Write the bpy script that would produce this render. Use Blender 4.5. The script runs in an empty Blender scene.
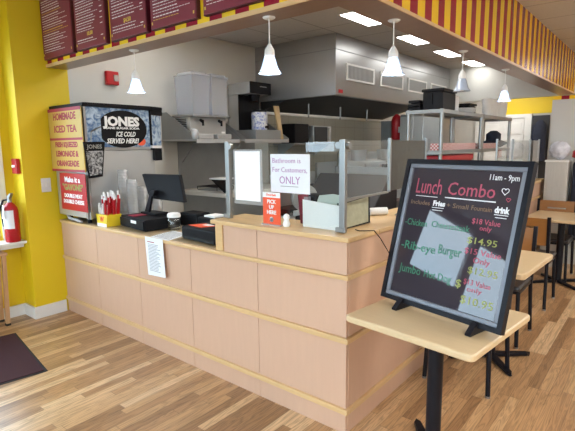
import bpy, bmesh, math, random
from mathutils import Vector, Matrix
random.seed(7)
SC = bpy.context.scene
COL = SC.collection
PI = math.pi

# ------------------------------------------------------------------ materials
def mat(name, col=(0.8, 0.8, 0.8), rough=0.5, metal=0.0, noise=0.0, nscale=20.0, bump=0.0, bscale=60.0,
        emit=None, estr=0.0, coat=0.0, spec=None, alpha=1.0, trans=0.0, stretch=None):
    m = bpy.data.materials.new(name); m.use_nodes = True
    nt = m.node_tree; b = nt.nodes['Principled BSDF']
    b.inputs['Base Color'].default_value = (*col, 1)
    b.inputs['Roughness'].default_value = rough
    b.inputs['Metallic'].default_value = metal
    b.inputs['Coat Weight'].default_value = coat
    b.inputs['Transmission Weight'].default_value = trans
    b.inputs['Alpha'].default_value = alpha
    if spec is not None: b.inputs['Specular IOR Level'].default_value = spec
    tc = nt.nodes.new('ShaderNodeTexCoord')
    mp = nt.nodes.new('ShaderNodeMapping')
    nt.links.new(tc.outputs['Object'], mp.inputs['Vector'])
    if stretch: mp.inputs['Scale'].default_value = stretch
    if noise > 0:
        n = nt.nodes.new('ShaderNodeTexNoise'); n.inputs['Scale'].default_value = nscale; n.inputs['Detail'].default_value = 4
        nt.links.new(mp.outputs['Vector'], n.inputs['Vector'])
        mx = nt.nodes.new('ShaderNodeMix'); mx.data_type = 'RGBA'
        mx.inputs['A'].default_value = (*[c * (1 - noise) for c in col], 1)
        mx.inputs['B'].default_value = (*[min(1, c * (1 + noise)) for c in col], 1)
        nt.links.new(n.outputs['Fac'], mx.inputs['Factor'])
        nt.links.new(mx.outputs['Result'], b.inputs['Base Color'])
    if bump > 0:
        n2 = nt.nodes.new('ShaderNodeTexNoise'); n2.inputs['Scale'].default_value = bscale
        nt.links.new(mp.outputs['Vector'], n2.inputs['Vector'])
        bp = nt.nodes.new('ShaderNodeBump'); bp.inputs['Strength'].default_value = bump; bp.inputs['Distance'].default_value = 0.01
        nt.links.new(n2.outputs['Fac'], bp.inputs['Height']); nt.links.new(bp.outputs['Normal'], b.inputs['Normal'])
    if emit:
        b.inputs['Emission Color'].default_value = (*emit, 1); b.inputs['Emission Strength'].default_value = estr
    return m

def math_node(nt, op, a, b=None):
    n = nt.nodes.new('ShaderNodeMath'); n.operation = op
    for i, v in enumerate((a, b)):
        if v is None: continue
        if isinstance(v, (int, float)): n.inputs[i].default_value = v
        else: nt.links.new(v, n.inputs[i])
    return n.outputs[0]

def stripes(name, axis, width, phase, c0, c1, rough=0.25, axis2=None):
    m = bpy.data.materials.new(name); m.use_nodes = True
    nt = m.node_tree; b = nt.nodes['Principled BSDF']; b.inputs['Roughness'].default_value = rough
    tc = nt.nodes.new('ShaderNodeTexCoord'); sp = nt.nodes.new('ShaderNodeSeparateXYZ')
    nt.links.new(tc.outputs['Object'], sp.inputs[0])
    v = sp.outputs[axis]
    f = math_node(nt, 'FRACT', math_node(nt, 'DIVIDE', math_node(nt, 'ADD', v, phase + 40 * width), 2 * width))
    g = math_node(nt, 'GREATER_THAN', f, 0.5)
    mx = nt.nodes.new('ShaderNodeMix'); mx.data_type = 'RGBA'
    mx.inputs['A'].default_value = (*c0, 1); mx.inputs['B'].default_value = (*c1, 1)
    nt.links.new(g, mx.inputs['Factor']); nt.links.new(mx.outputs['Result'], b.inputs['Base Color'])
    b.inputs['Coat Weight'].default_value = 0.3; b.inputs['Coat Roughness'].default_value = 0.05; b.inputs['Specular IOR Level'].default_value = 0.25
    n2 = nt.nodes.new('ShaderNodeTexNoise'); n2.inputs['Scale'].default_value = 2.5
    nt.links.new(tc.outputs['Object'], n2.inputs['Vector'])
    bp = nt.nodes.new('ShaderNodeBump'); bp.inputs['Strength'].default_value = 0.25; bp.inputs['Distance'].default_value = 0.02
    nt.links.new(n2.outputs['Fac'], bp.inputs['Height']); nt.links.new(bp.outputs['Normal'], b.inputs['Normal'])
    nt.links.new(bp.outputs['Normal'], b.inputs['Coat Normal'])
    return m

def floor_mat():
    m = bpy.data.materials.new('oak_floor'); m.use_nodes = True
    nt = m.node_tree; b = nt.nodes['Principled BSDF']
    tc = nt.nodes.new('ShaderNodeTexCoord'); sp = nt.nodes.new('ShaderNodeSeparateXYZ')
    nt.links.new(tc.outputs['Object'], sp.inputs[0])
    W_, L_ = 0.060, 0.75
    px = math_node(nt, 'DIVIDE', math_node(nt, 'ADD', sp.outputs[0], 50), W_)
    ix = math_node(nt, 'FLOOR', px)
    wn = nt.nodes.new('ShaderNodeTexWhiteNoise'); wn.noise_dimensions = '1D'; nt.links.new(ix, wn.inputs['W'])
    py = math_node(nt, 'ADD', math_node(nt, 'DIVIDE', math_node(nt, 'ADD', sp.outputs[1], 50), L_), wn.outputs['Value'])
    iy = math_node(nt, 'FLOOR', py)
    cb = nt.nodes.new('ShaderNodeCombineXYZ'); nt.links.new(ix, cb.inputs[0]); nt.links.new(iy, cb.inputs[1])
    wn2 = nt.nodes.new('ShaderNodeTexWhiteNoise'); wn2.noise_dimensions = '3D'; nt.links.new(cb.outputs[0], wn2.inputs['Vector'])
    cr = nt.nodes.new('ShaderNodeValToRGB'); nt.links.new(wn2.outputs['Value'], cr.inputs[0])
    e = cr.color_ramp.elements; e[0].color = (0.29, 0.16, 0.075, 1); e[1].color = (0.66, 0.455, 0.265, 1)
    for p, c in ((0.25, (0.40, 0.225, 0.108, 1)), (0.55, (0.49, 0.295, 0.145, 1)), (0.8, (0.57, 0.365, 0.195, 1))):
        x = e.new(p); x.color = c
    # grain: warped, stretched noise different on each board
    off = nt.nodes.new('ShaderNodeCombineXYZ')
    nt.links.new(math_node(nt, 'MULTIPLY', wn2.outputs['Value'], 37.0), off.inputs[2])
    nt.links.new(math_node(nt, 'MULTIPLY', sp.outputs[0], 30.0), off.inputs[0])
    nt.links.new(math_node(nt, 'MULTIPLY', sp.outputs[1], 2.2), off.inputs[1])
    ng = nt.nodes.new('ShaderNodeTexNoise'); ng.inputs['Scale'].default_value = 1.0; ng.inputs['Detail'].default_value = 3
    ng.inputs['Distortion'].default_value = 0.6
    nt.links.new(off.outputs[0], ng.inputs['Vector'])
    rings = math_node(nt, 'FRACT', math_node(nt, 'MULTIPLY', ng.outputs['Fac'], 7.0))
    ring2 = math_node(nt, 'POWER', math_node(nt, 'ABSOLUTE', math_node(nt, 'SUBTRACT', rings, 0.5)), 1.6)
    gr = math_node(nt, 'SUBTRACT', 1.12, math_node(nt, 'MULTIPLY', ring2, 1.3))
    # joints
    fx = math_node(nt, 'FRACT', px); fy = math_node(nt, 'FRACT', py)
    jx = math_node(nt, 'MULTIPLY', math_node(nt, 'GREATER_THAN', fx, 0.025), math_node(nt, 'LESS_THAN', fx, 0.985))
    jy = math_node(nt, 'GREATER_THAN', fy, 0.004)
    j = math_node(nt, 'ADD', math_node(nt, 'MULTIPLY', math_node(nt, 'MULTIPLY', jx, jy), 0.45), 0.55)
    k = math_node(nt, 'MULTIPLY', gr, j)
    mx = nt.nodes.new('ShaderNodeMix'); mx.data_type = 'RGBA'; mx.blend_type = 'MULTIPLY'; mx.inputs['Factor'].default_value = 1
    cc = nt.nodes.new('ShaderNodeCombineColor'); [nt.links.new(k, cc.inputs[i]) for i in range(3)]
    nt.links.new(cr.outputs[0], mx.inputs['A']); nt.links.new(cc.outputs[0], mx.inputs['B'])
    nt.links.new(mx.outputs['Result'], b.inputs['Base Color'])
    b.inputs['Roughness'].default_value = 0.32
    return m

def tile_mat(name, col, line, step, lw, rough=0.9, ax=(0, 1), noise=0.06):
    m = bpy.data.materials.new(name); m.use_nodes = True
    nt = m.node_tree; b = nt.nodes['Principled BSDF']; b.inputs['Roughness'].default_value = rough
    tc = nt.nodes.new('ShaderNodeTexCoord'); sp = nt.nodes.new('ShaderNodeSeparateXYZ')
    nt.links.new(tc.outputs['Object'], sp.inputs[0])
    g = None
    for a, s in zip(ax, step):
        f = math_node(nt, 'FRACT', math_node(nt, 'DIVIDE', math_node(nt, 'ADD', sp.outputs[a], 100 * s + 0.02), s))
        q = math_node(nt, 'GREATER_THAN', f, lw / s)
        g = q if g is None else math_node(nt, 'MULTIPLY', g, q)
    n = nt.nodes.new('ShaderNodeTexNoise'); n.inputs['Scale'].default_value = 90; nt.links.new(tc.outputs['Object'], n.inputs['Vector'])
    m1 = nt.nodes.new('ShaderNodeMix'); m1.data_type = 'RGBA'
    m1.inputs['A'].default_value = (*[c * (1 - noise * 2) for c in col], 1); m1.inputs['B'].default_value = (*[min(1, c * (1 + noise * 2)) for c in col], 1)
    nt.links.new(n.outputs['Fac'], m1.inputs['Factor'])
    mx = nt.nodes.new('ShaderNodeMix'); mx.data_type = 'RGBA'
    mx.inputs['A'].default_value = (*line, 1); nt.links.new(m1.outputs['Result'], mx.inputs['B'])
    nt.links.new(g, mx.inputs['Factor']); nt.links.new(mx.outputs['Result'], b.inputs['Base Color'])
    return m

def glass_mat(name, tint=(0.9, 0.95, 0.93), refl=0.06, rough=0.02, body=None, bodyfac=0.0):
    m = bpy.data.materials.new(name); m.use_nodes = True
    nt = m.node_tree; nt.nodes.remove(nt.nodes['Principled BSDF'])
    out = nt.nodes['Material Output']
    tr = nt.nodes.new('ShaderNodeBsdfTransparent'); tr.inputs[0].default_value = (*tint, 1)
    gl = nt.nodes.new('ShaderNodeBsdfGlossy'); gl.inputs['Roughness'].default_value = rough
    fr = nt.nodes.new('ShaderNodeFresnel'); fr.inputs[0].default_value = 1.45
    ge = nt.nodes.new('ShaderNodeNewGeometry')
    f = math_node(nt, 'ADD', math_node(nt, 'MULTIPLY', fr.outputs[0], 1.5), refl - 0.035)
    f = math_node(nt, 'MULTIPLY', f, math_node(nt, 'SUBTRACT', 1.0, ge.outputs['Backfacing']))
    last = tr.outputs[0]
    if body:
        df = nt.nodes.new('ShaderNodeBsdfDiffuse'); df.inputs[0].default_value = (*body, 1)
        tl = nt.nodes.new('ShaderNodeBsdfTranslucent'); tl.inputs[0].default_value = (*body, 1)
        ms0 = nt.nodes.new('ShaderNodeMixShader'); ms0.inputs[0].default_value = 0.4
        nt.links.new(df.outputs[0], ms0.inputs[1]); nt.links.new(tl.outputs[0], ms0.inputs[2])
        ms1 = nt.nodes.new('ShaderNodeMixShader'); ms1.inputs[0].default_value = bodyfac
        nt.links.new(last, ms1.inputs[1]); nt.links.new(ms0.outputs[0], ms1.inputs[2]); last = ms1.outputs[0]
    ms = nt.nodes.new('ShaderNodeMixShader'); nt.links.new(f, ms.inputs[0])
    nt.links.new(last, ms.inputs[1]); nt.links.new(gl.outputs[0], ms.inputs[2])
    nt.links.new(ms.outputs[0], out.inputs['Surface'])
    return m

def wood(name, col, amt=0.18, scale=3.0, stretch=(1, 12, 12), rough=0.4, coat=0.0):
    return mat(name, col, rough, noise=amt, nscale=scale, stretch=stretch, coat=coat)

M = {}
M['floor'] = floor_mat()
M['yellow'] = mat('yellow_paint', (0.78, 0.56, 0.012), 0.5, noise=0.03, nscale=3)
M['grey_wall'] = mat('pale_grey_paint', (0.62, 0.62, 0.585), 0.6, noise=0.04, nscale=4)
M['white_wall'] = mat('off_white_paint', (0.60, 0.585, 0.55), 0.7, noise=0.03, nscale=4)
M['white_trim'] = mat('white_gloss_trim', (0.80, 0.80, 0.78), 0.35, noise=0.03)
M['ceil'] = tile_mat('ceiling_tiles', (0.60, 0.59, 0.57), (0.34, 0.33, 0.32), (0.61, 0.61), 0.014)
M['lam'] = mat('pink_beige_laminate', (0.60, 0.385, 0.27), 0.42, noise=0.045, nscale=5, stretch=(6, 6, 1))
M['maple'] = wood('maple_trim', (0.66, 0.44, 0.215), 0.14, 4, (2, 8, 14), 0.35)
M['maple_y'] = wood('maple_trim_side', (0.66, 0.44, 0.215), 0.14, 4, (10, 1.5, 14), 0.35)
M['tabletop'] = wood('light_maple_tabletop', (0.64, 0.485, 0.29), 0.07, 4, (1.5, 12, 8), 0.28)
M['brown'] = wood('brown_underside', (0.27, 0.17, 0.11), 0.15, 3, (1, 8, 8), 0.28)
M['chairwood'] = wood('honey_chair_wood', (0.31, 0.14, 0.038), 0.15, 5, (2, 8, 8), 0.3)
M['steel'] = mat('brushed_steel', (0.52, 0.53, 0.53), 0.36, 0.6, noise=0.10, nscale=2.0, bump=0.03, bscale=7)
M['steel_dark'] = mat('dull_steel', (0.30, 0.31, 0.31), 0.45, 0.5, noise=0.15, nscale=5)
M['hood'] = mat('hood_steel', (0.40, 0.405, 0.41), 0.32, 0.7, noise=0.12, nscale=1.6, bump=0.10, bscale=2.2)
M['alu'] = mat('satin_aluminium', (0.34, 0.34, 0.33), 0.35, 0.9, noise=0.05)
M['black'] = mat('black_plastic', (0.010, 0.010, 0.012), 0.5, noise=0.2, spec=0.12)
M['blackmetal'] = mat('black_powder_coat', (0.008, 0.008, 0.012), 0.4, noise=0.2, spec=0.22)
M['blacksoft'] = mat('black_vinyl', (0.035, 0.033, 0.035), 0.45, noise=0.3, bump=0.1)
M['dark'] = mat('dark_interior', (0.03, 0.03, 0.032), 0.6, noise=0.2)
M['navy'] = mat('navy_cloth', (0.02, 0.025, 0.045), 0.9, noise=0.3, bump=0.3)
M['maroon'] = mat('maroon_panel', (0.20, 0.022, 0.040), 0.38, noise=0.05)
M['maroon_dk'] = mat('dark_maroon_edge', (0.07, 0.008, 0.018), 0.5, noise=0.05)
M['red'] = mat('red_gloss', (0.45, 0.010, 0.018), 0.3, noise=0.05)
M['orange'] = mat('orange_red_print', (0.80, 0.10, 0.035), 0.4, noise=0.03)
M['white'] = mat('white_print', (0.85, 0.85, 0.84), 0.5, noise=0.02)
M['paper'] = mat('white_paper', (0.80, 0.82, 0.84), 0.6, noise=0.02)
M['goldtxt'] = mat('gold_print', (0.75, 0.55, 0.08), 0.5, noise=0.02)
M['redtxt'] = mat('red_print', (0.36, 0.02, 0.05), 0.5, noise=0.02)
M['greytxt'] = mat('grey_print', (0.25, 0.25, 0.27), 0.5, noise=0.02)
M['purple'] = mat('purple_pen', (0.46, 0.22, 0.46), 0.6, noise=0.02)
M['signyellow'] = mat('sign_yellow', (0.58, 0.38, 0.08), 0.4, noise=0.03)
M['matt'] = mat('maroon_carpet_mat', (0.045, 0.010, 0.016), 0.95, noise=0.5, nscale=250, bump=0.6, bscale=300)
M['rubber'] = mat('black_rubber', (0.012, 0.012, 0.012), 0.8, noise=0.2)
M['pinktile'] = tile_mat('kitchen_wall_panel', (0.34, 0.32, 0.26), (0.22, 0.21, 0.17), (0.305, 0.305), 0.006, 0.35, (1, 2))
M['light'] = mat('lit_diffuser', (1, 1, 1), 0.5, emit=(1, 0.98, 0.94), estr=11.0)
M['shade'] = None
M['bulb'] = mat('lit_bulb', (1, 1, 1), 0.5, emit=(0.75, 0.9, 1.0), estr=24)
M['pane'] = glass_mat('window_glass', (0.97, 0.98, 0.98), 0.05)
M['guard'] = glass_mat('sneeze_guard_glass', (0.975, 0.99, 0.985), 0.055, 0.01)
M['tank'] = glass_mat('cloudy_tank_plastic', (0.9, 0.92, 0.97), 0.10, 0.12, (0.88, 0.90, 0.94), 0.32)
M['cup'] = glass_mat('clear_cup_plastic', (0.93, 0.94, 0.95), 0.12, 0.08, (0.75, 0.76, 0.77), 0.42)
M['shade'] = glass_mat('frosted_shade_glass', (0.85, 0.9, 1.0), 0.08, 0.25, (0.62, 0.70, 0.82), 0.80)
M['board'] = mat('black_writing_surface', (0.040, 0.032, 0.042), 0.02, spec=0.62, noise=0.2, nscale=3)
M['pinkchalk'] = mat('pink_marker', (0.42, 0.07, 0.12), 0.7, noise=0.2, nscale=80)
M['greenchalk'] = mat('green_marker', (0.035, 0.19, 0.11), 0.7, noise=0.2, nscale=80)
M['orangechalk'] = mat('orange_marker', (0.19, 0.115, 0.065), 0.7, noise=0.2, nscale=80)
M['yellowchalk'] = mat('yellow_marker', (0.30, 0.33, 0.09), 0.7, noise=0.2, nscale=80)
M['whitechalk'] = mat('white_marker', (0.78, 0.80, 0.84), 0.7, noise=0.2, nscale=80)
M['silver'] = mat('silver_frame', (0.20, 0.215, 0.25), 0.4, 0.3, noise=0.1)
M['ice'] = None
M['outside'] = mat('pale_concrete_outside', (0.35, 0.35, 0.35), 0.9, noise=0.1)
M['brickout'] = mat('pale_facade_outside', (0.45, 0.47, 0.5), 0.9, noise=0.1)
M['check'] = None
def two_noise(name, c0, c1, scale, thr=0.5, rough=0.35):
    m = bpy.data.materials.new(name); m.use_nodes = True
    nt = m.node_tree; b = nt.nodes['Principled BSDF']; b.inputs['Roughness'].default_value = rough
    tc = nt.nodes.new('ShaderNodeTexCoord'); n = nt.nodes.new('ShaderNodeTexNoise'); n.inputs['Scale'].default_value = scale
    n.inputs['Detail'].default_value = 5; n.inputs['Distortion'].default_value = 1.2
    nt.links.new(tc.outputs['Object'], n.inputs['Vector'])
    cr = nt.nodes.new('ShaderNodeValToRGB'); e = cr.color_ramp.elements
    e[0].position = thr - 0.12; e[1].position = thr + 0.12; e[0].color = (*c0, 1); e[1].color = (*c1, 1)
    nt.links.new(n.outputs['Fac'], cr.inputs[0]); nt.links.new(cr.outputs[0], b.inputs['Base Color'])
    return m
M['ice'] = two_noise('blue_ice_print', (0.06, 0.14, 0.30), (0.48, 0.60, 0.70), 16)
M['bw'] = two_noise('black_white_photo_print', (0.02, 0.02, 0.025), (0.5, 0.5, 0.5), 30)
M['can'] = two_noise('blue_white_tin_print', (0.75, 0.76, 0.78), (0.10, 0.16, 0.50), 26, 0.55)
def checker(name, c0, c1, s):
    m = bpy.data.materials.new(name); m.use_nodes = True
    nt = m.node_tree; b = nt.nodes['Principled BSDF']; b.inputs['Roughness'].default_value = 0.6
    tc = nt.nodes.new('ShaderNodeTexCoord'); n = nt.nodes.new('ShaderNodeTexChecker'); n.inputs['Scale'].default_value = s
    n.inputs['Color1'].default_value = (*c0, 1); n.inputs['Color2'].default_value = (*c1, 1)
    nt.links.new(tc.outputs['Object'], n.inputs['Vector']); nt.links.new(n.outputs[0], b.inputs['Base Color'])
    return m
M['check'] = checker('red_white_check', (0.45, 0.08, 0.09), (0.7, 0.65, 0.63), 60)

# ------------------------------------------------------------------ mesh builder
class B:
    def __init__(s): s.bm = bmesh.new()
    def box(s, x0, x1, y0, y1, z0, z1):
        v = [s.bm.verts.new((x, y, z)) for z in (z0, z1) for y in (y0, y1) for x in (x0, x1)]
        for f in ((0, 2, 3, 1), (4, 5, 7, 6), (0, 1, 5, 4), (2, 6, 7, 3), (0, 4, 6, 2), (1, 3, 7, 5)):
            s.bm.faces.new([v[i] for i in f])
        return s
    def obox(s, o, u, v, n, a0, a1, b0, b1, c0, c1):
        """box in the frame (origin, u, v, n)"""
        o, u, v, n = map(Vector, (o, u, v, n))
        p = [s.bm.verts.new(o + u * a + v * b + n * c) for c in (c0, c1) for b in (b0, b1) for a in (a0, a1)]
        for f in ((0, 2, 3, 1), (4, 5, 7, 6), (0, 1, 5, 4), (2, 6, 7, 3), (0, 4, 6, 2), (1, 3, 7, 5)):
            s.bm.faces.new([p[i] for i in f])
        return s
    def prism(s, pts, ext):
        ext = Vector(ext); a = [s.bm.verts.new(p) for p in pts]; b = [s.bm.verts.new(Vector(p) + ext) for p in pts]
        n = len(pts); s.bm.faces.new(a); s.bm.faces.new(list(reversed(b)))
        for i in range(n): s.bm.faces.new((a[i], b[i], b[(i + 1) % n], a[(i + 1) % n]))
        return s
    def cyl(s, p0, p1, r0, r1=None, seg=16, cap=True):
        r1 = r0 if r1 is None else r1
        p0, p1 = Vector(p0), Vector(p1); d = (p1 - p0).normalized()
        t = Vector((0, 0, 1)) if abs(d.z) < 0.9 else Vector((1, 0, 0))
        u = d.cross(t).normalized(); w = d.cross(u)
        A = []; Bv = []
        for i in range(seg):
            a = 2 * PI * i / seg; k = u * math.cos(a) + w * math.sin(a)
            A.append(s.bm.verts.new(p0 + k * r0)); Bv.append(s.bm.verts.new(p1 + k * r1))
        for i in range(seg): s.bm.faces.new((A[i], A[(i + 1) % seg], Bv[(i + 1) % seg], Bv[i]))
        if cap: s.bm.faces.new(list(reversed(A))); s.bm.faces.new(Bv)
        return s
    def lathe(s, c, prof, seg=24, close=False):
        c = Vector(c); rings = []
        for r, z in prof:
            rings.append([s.bm.verts.new(c + Vector((r * math.cos(2 * PI * i / seg), r * math.sin(2 * PI * i / seg), z))) for i in range(seg)])
        for a, b in zip(rings, rings[1:]):
            for i in range(seg): s.bm.faces.new((a[i], a[(i + 1) % seg], b[(i + 1) % seg], b[i]))
        if close:
            s.bm.faces.new(list(reversed(rings[0]))); s.bm.faces.new(rings[-1])
        return s
    def tube(s, pts, r, seg=8):
        for a, b in zip(pts, pts[1:]): s.cyl(a, b, r, r, seg)
        return s
    def quad(s, *p):
        s.bm.faces.new([s.bm.verts.new(q) for q in p]); return s
    def ellipse(s, o, u, v, n, ra, rb, th, seg=40, cut=None):
        o, u, v, n = map(Vector, (o, u, v, n)); pts = []
        for i in range(seg):
            a = 2 * PI * i / seg; x = ra * math.cos(a); y = rb * math.sin(a)
            if cut is not None: x = max(x, cut)
            pts.append(o + u * x + v * y)
        return s.prism(pts, n * th)
    def text(s, t, size, o, u, v, n, align='LEFT', bold=0.0, ext=0.0006, shear=0.0, sp=1.0, width=None):
        c = bpy.data.curves.new('t', 'FONT'); c.body = t; c.size = size; c.align_x = align; c.offset = bold; c.shear = shear
        c.resolution_u = 2; c.space_character = sp; c.extrude = ext
        ob = bpy.data.objects.new('t', c); COL.objects.link(ob)
        dg = bpy.context.evaluated_depsgraph_get(); dg.update()
        me = bpy.data.meshes.new_from_object(ob.evaluated_get(dg))
        if width:
            xs = [q.co.x for q in me.vertices]; k = width / max(1e-6, max(xs) - min(xs))
            for q in me.vertices: q.co.x *= k
        mx = Matrix((Vector(u), Vector(v), Vector(n))).transposed().to_4x4(); mx.translation = Vector(o)
        me.transform(mx); s.bm.from_mesh(me)
        bpy.data.objects.remove(ob); bpy.data.curves.remove(c); bpy.data.meshes.remove(me)
        return s
    def build(s, name, m, parent=None, bev=0.0, smooth=False, seg=2, **props):
        inv = Matrix.Identity(4)
        if parent is not None:
            mm = Matrix.Identity(4); ch = []; p = parent
            while p is not None: ch.append(p); p = p.parent
            for p in reversed(ch): mm = mm @ (Matrix.Translation(p.location) @ p.rotation_euler.to_matrix().to_4x4())
            inv = mm.inverted()
        bmesh.ops.transform(s.bm, matrix=inv, verts=s.bm.verts)
        bmesh.ops.recalc_face_normals(s.bm, faces=s.bm.faces)
        me = bpy.data.meshes.new(name); s.bm.to_mesh(me); s.bm.free()
        me.materials.append(m)
        if smooth:
            for p in me.polygons: p.use_smooth = True
        o = bpy.data.objects.new(name, me); COL.objects.link(o)
        if smooth:
            me.set_sharp_from_angle(angle=math.radians(40))
        if parent is not None: o.parent = parent
        if bev > 0:
            md = o.modifiers.new('bevel', 'BEVEL'); md.width = bev; md.segments = seg; md.limit_method = 'ANGLE'; md.angle_limit = math.radians(40)
        for k, v in props.items(): o[k] = v
        return o

def thing(name, label, cat, loc=(0, 0, 0), rotz=0.0, group=None):
    o = bpy.data.objects.new(name, None); COL.objects.link(o); o.empty_display_size = 0.05
    o.location = loc; o.rotation_euler = (0, 0, rotz); o['label'] = label; o['category'] = cat
    if group: o['group'] = group
    return o
def tag(o, label, cat, group=None):
    o['label'] = label; o['category'] = cat
    if group: o['group'] = group
    return o
def struct(name, b, m, **k):
    o = b.build(name, m, **k); o['kind'] = 'structure'; return o
def dup(root, loc, rotz, label, group=None):
    r = root.copy(); COL.objects.link(r); r.location = loc; r.rotation_euler = (0, 0, rotz); r['label'] = label
    if group: r['group'] = group
    for ch in list(root.children):
        c = ch.copy(); COL.objects.link(c); c.parent = r
        for g in ch.children:
            d = g.copy(); COL.objects.link(d); d.parent = c
    return r
X, Y, Z = Vector((1, 0, 0)), Vector((0, 1, 0)), Vector((0, 0, 1))

# ------------------------------------------------------------------ camera (solved from the photograph)
F, YAW, PITCH, ROLL = 462.694, 0.6881, -0.1514, -0.0116
fw = Vector((-math.sin(YAW) * math.cos(PITCH), math.cos(YAW) * math.cos(PITCH), math.sin(PITCH)))
rt = Vector((math.cos(YAW), math.sin(YAW), 0)); up = rt.cross(fw)
r2 = rt * math.cos(ROLL) + up * math.sin(ROLL); u2 = -rt * math.sin(ROLL) + up * math.cos(ROLL)
cd = bpy.data.cameras.new('camera'); cam = bpy.data.objects.new('camera', cd); COL.objects.link(cam)
mw = Matrix((r2, u2, -fw)).transposed().to_4x4(); mw.translation = (1.2081, -1.9378, 1.531); cam.matrix_world = mw
cd.sensor_fit = 'HORIZONTAL'; cd.sensor_width = 36; cd.lens = F / 575 * 36; cd.clip_start = 0.05
SC.camera = cam

# ------------------------------------------------------------------ setting
H = 2.785; SZ = 2.227; LX = -3.10; WX = -3.32
FY = -5.2; BY = 9.2; RX = 4.2
struct('floor', B().box(WX - .3, RX + .3, FY - .3, BY + .3, -0.1, 0), M['floor'])
struct('ceiling', B().box(WX - .3, RX + .3, FY - .3, BY + .3, H, H + 0.1), M['ceil'])

def wall_x(b, xa, xb, y0, y1, holes):
    """wall slab between xa..xb running along Y with holes (y0,y1,z0,z1)"""
    y = y0
    for h in sorted(holes):
        if h[0] > y: b.box(xa, xb, y, h[0], 0, H)
        b.box(xa, xb, h[0], h[1], 0, h[2]); b.box(xa, xb, h[0], h[1], h[3], H); y = h[1]
    if y < y1: b.box(xa, xb, y, y1, 0, H)
    return b
def wall_y(b, ya, yb, x0, x1, holes):
    x = x0
    for h in sorted(holes):
        if h[0] > x: b.box(x, h[0], ya, yb, 0, H)
        b.box(h[0], h[1], ya, yb, 0, h[2]); b.box(h[0], h[1], ya, yb, h[3], H); x = h[1]
    if x < x1: b.box(x, x1, ya, yb, 0, H)
    return b
WL = [(-1.95, -0.42, 0.74, 2.35), (-3.80, -2.70, 1.70, 2.70), (-4.95, -3.86, 1.36, 2.62)]
struct('wall_left', wall_x(B(), WX - .18, WX, -2.15, -0.29, WL[:1]), M['yellow'])
struct('wall_storefront', wall_x(B(), WX - .18, WX, FY, -2.15, WL[1:]), mat('dark_reflected_wall', (.06, .055, .05), .5, noise=.1))  # unseen wall section, coloured dark to darken its reflection in the front glass
struct('wall_column', B().box(WX - .18, LX, -0.29, 0.172, 0, H), M['yellow'])
struct('wall_kitchen', B().box(WX - .18, LX, 0.172, BY, 0, H), M['grey_wall'])
WF = [(-2.3, -0.5, 0.5, 2.4), (-0.3, 1.5, 0.5, 2.4), (1.7, 3.6, 0.05, 2.4)]
struct('wall_front', wall_y(B(), FY - .2, FY, WX - .18, RX, WF), M['white_wall'])
struct('wall_right', wall_x(B(), RX, RX + .2, FY, BY, []), M['white_wall'])
# far wall : yellow to the left, striped band with pale wall to the right
STR_R, STR_Y = (0.32, 0.012, 0.03), (0.92, 0.60, 0.025)
struct('wall_back', B().box(WX, RX, 9.05, 9.25, 0, H), M['white_wall'])
struct('wall_back_yellow', B().box(-1.68, -0.731, 9.035, 9.0495, 2.125, H), M['yellow'])
struct('wall_partition', B().box(0.022, RX, 4.72, 4.84, 0, 2.045), M['white_wall'])
struct('wall_back_band', B().box(-0.73, RX, 9.03, 9.049, 1.6, H), stripes('striped_paper_band', 0, 0.14, 0.03, STR_R, STR_Y))
# windows
def window_frame(n, holes, along, a, b_):
    for i, h in enumerate(holes):
        f = B(); t = 0.05
        y0, y1, z0, z1 = h
        def bb(p0, p1, q0, q1, r0, r1):
            if along == 'y': f.box(p0, p1, q0, q1, r0, r1)
            else: f.box(q0, q1, p0, p1, r0, r1)
        bb(a, b_, y0, y0 + t, z0, z1); bb(a, b_, y1 - t, y1, z0, z1); bb(a, b_, y0 + t, y1 - t, z0, z0 + t); bb(a, b_, y0 + t, y1 - t, z1 - t, z1)
        w = struct('window_%d' % (n + i), f, M['white_trim'], bev=0.004)
        g = B(); c = (a + b_) / 2
        if along == 'y': g.box(c - .003, c + .003, y0 + t, y1 - t, z0 + t, z1 - t)
        else: g.box(y0 + t, y1 - t, c - .003, c + .003, z0 + t, z1 - t)
        g.build('window_pane', M['pane'], w)
window_frame(1, WL, 'y', WX - .14, WX - .06)
window_frame(4, WF, 'x', FY - .14, FY - .06)
# casing of the near window (white boards on the room side) and its sill
struct('trim_1', B().box(WX, WX + .018, -0.42, -0.365, 0.72, 2.41).box(WX, WX + .018, -2.02, -1.95, 0.72, 2.41).box(WX, WX + .018, -1.95, -0.42, 2.35, 2.41), M['white_trim'], bev=0.003)
struct('trim_2', B().box(WX - .1, -3.135, -2.05, -0.295, 0.695, 0.72).box(WX + .001, -3.20, -2.03, -0.297, 0.655, 0.694), M['white_trim'], bev=0.004)
# baseboards
struct('baseboard_left', B().box(WX, WX + .018, FY, -0.292, 0, 0.105), M['white_trim'], bev=0.004)
struct('baseboard_column', B().box(LX, LX + .018, -0.308, -0.019, 0, 0.110).box(WX + .019, LX + .0, -0.308, -0.290, 0, 0.110), M['white_trim'], bev=0.004)
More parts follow.
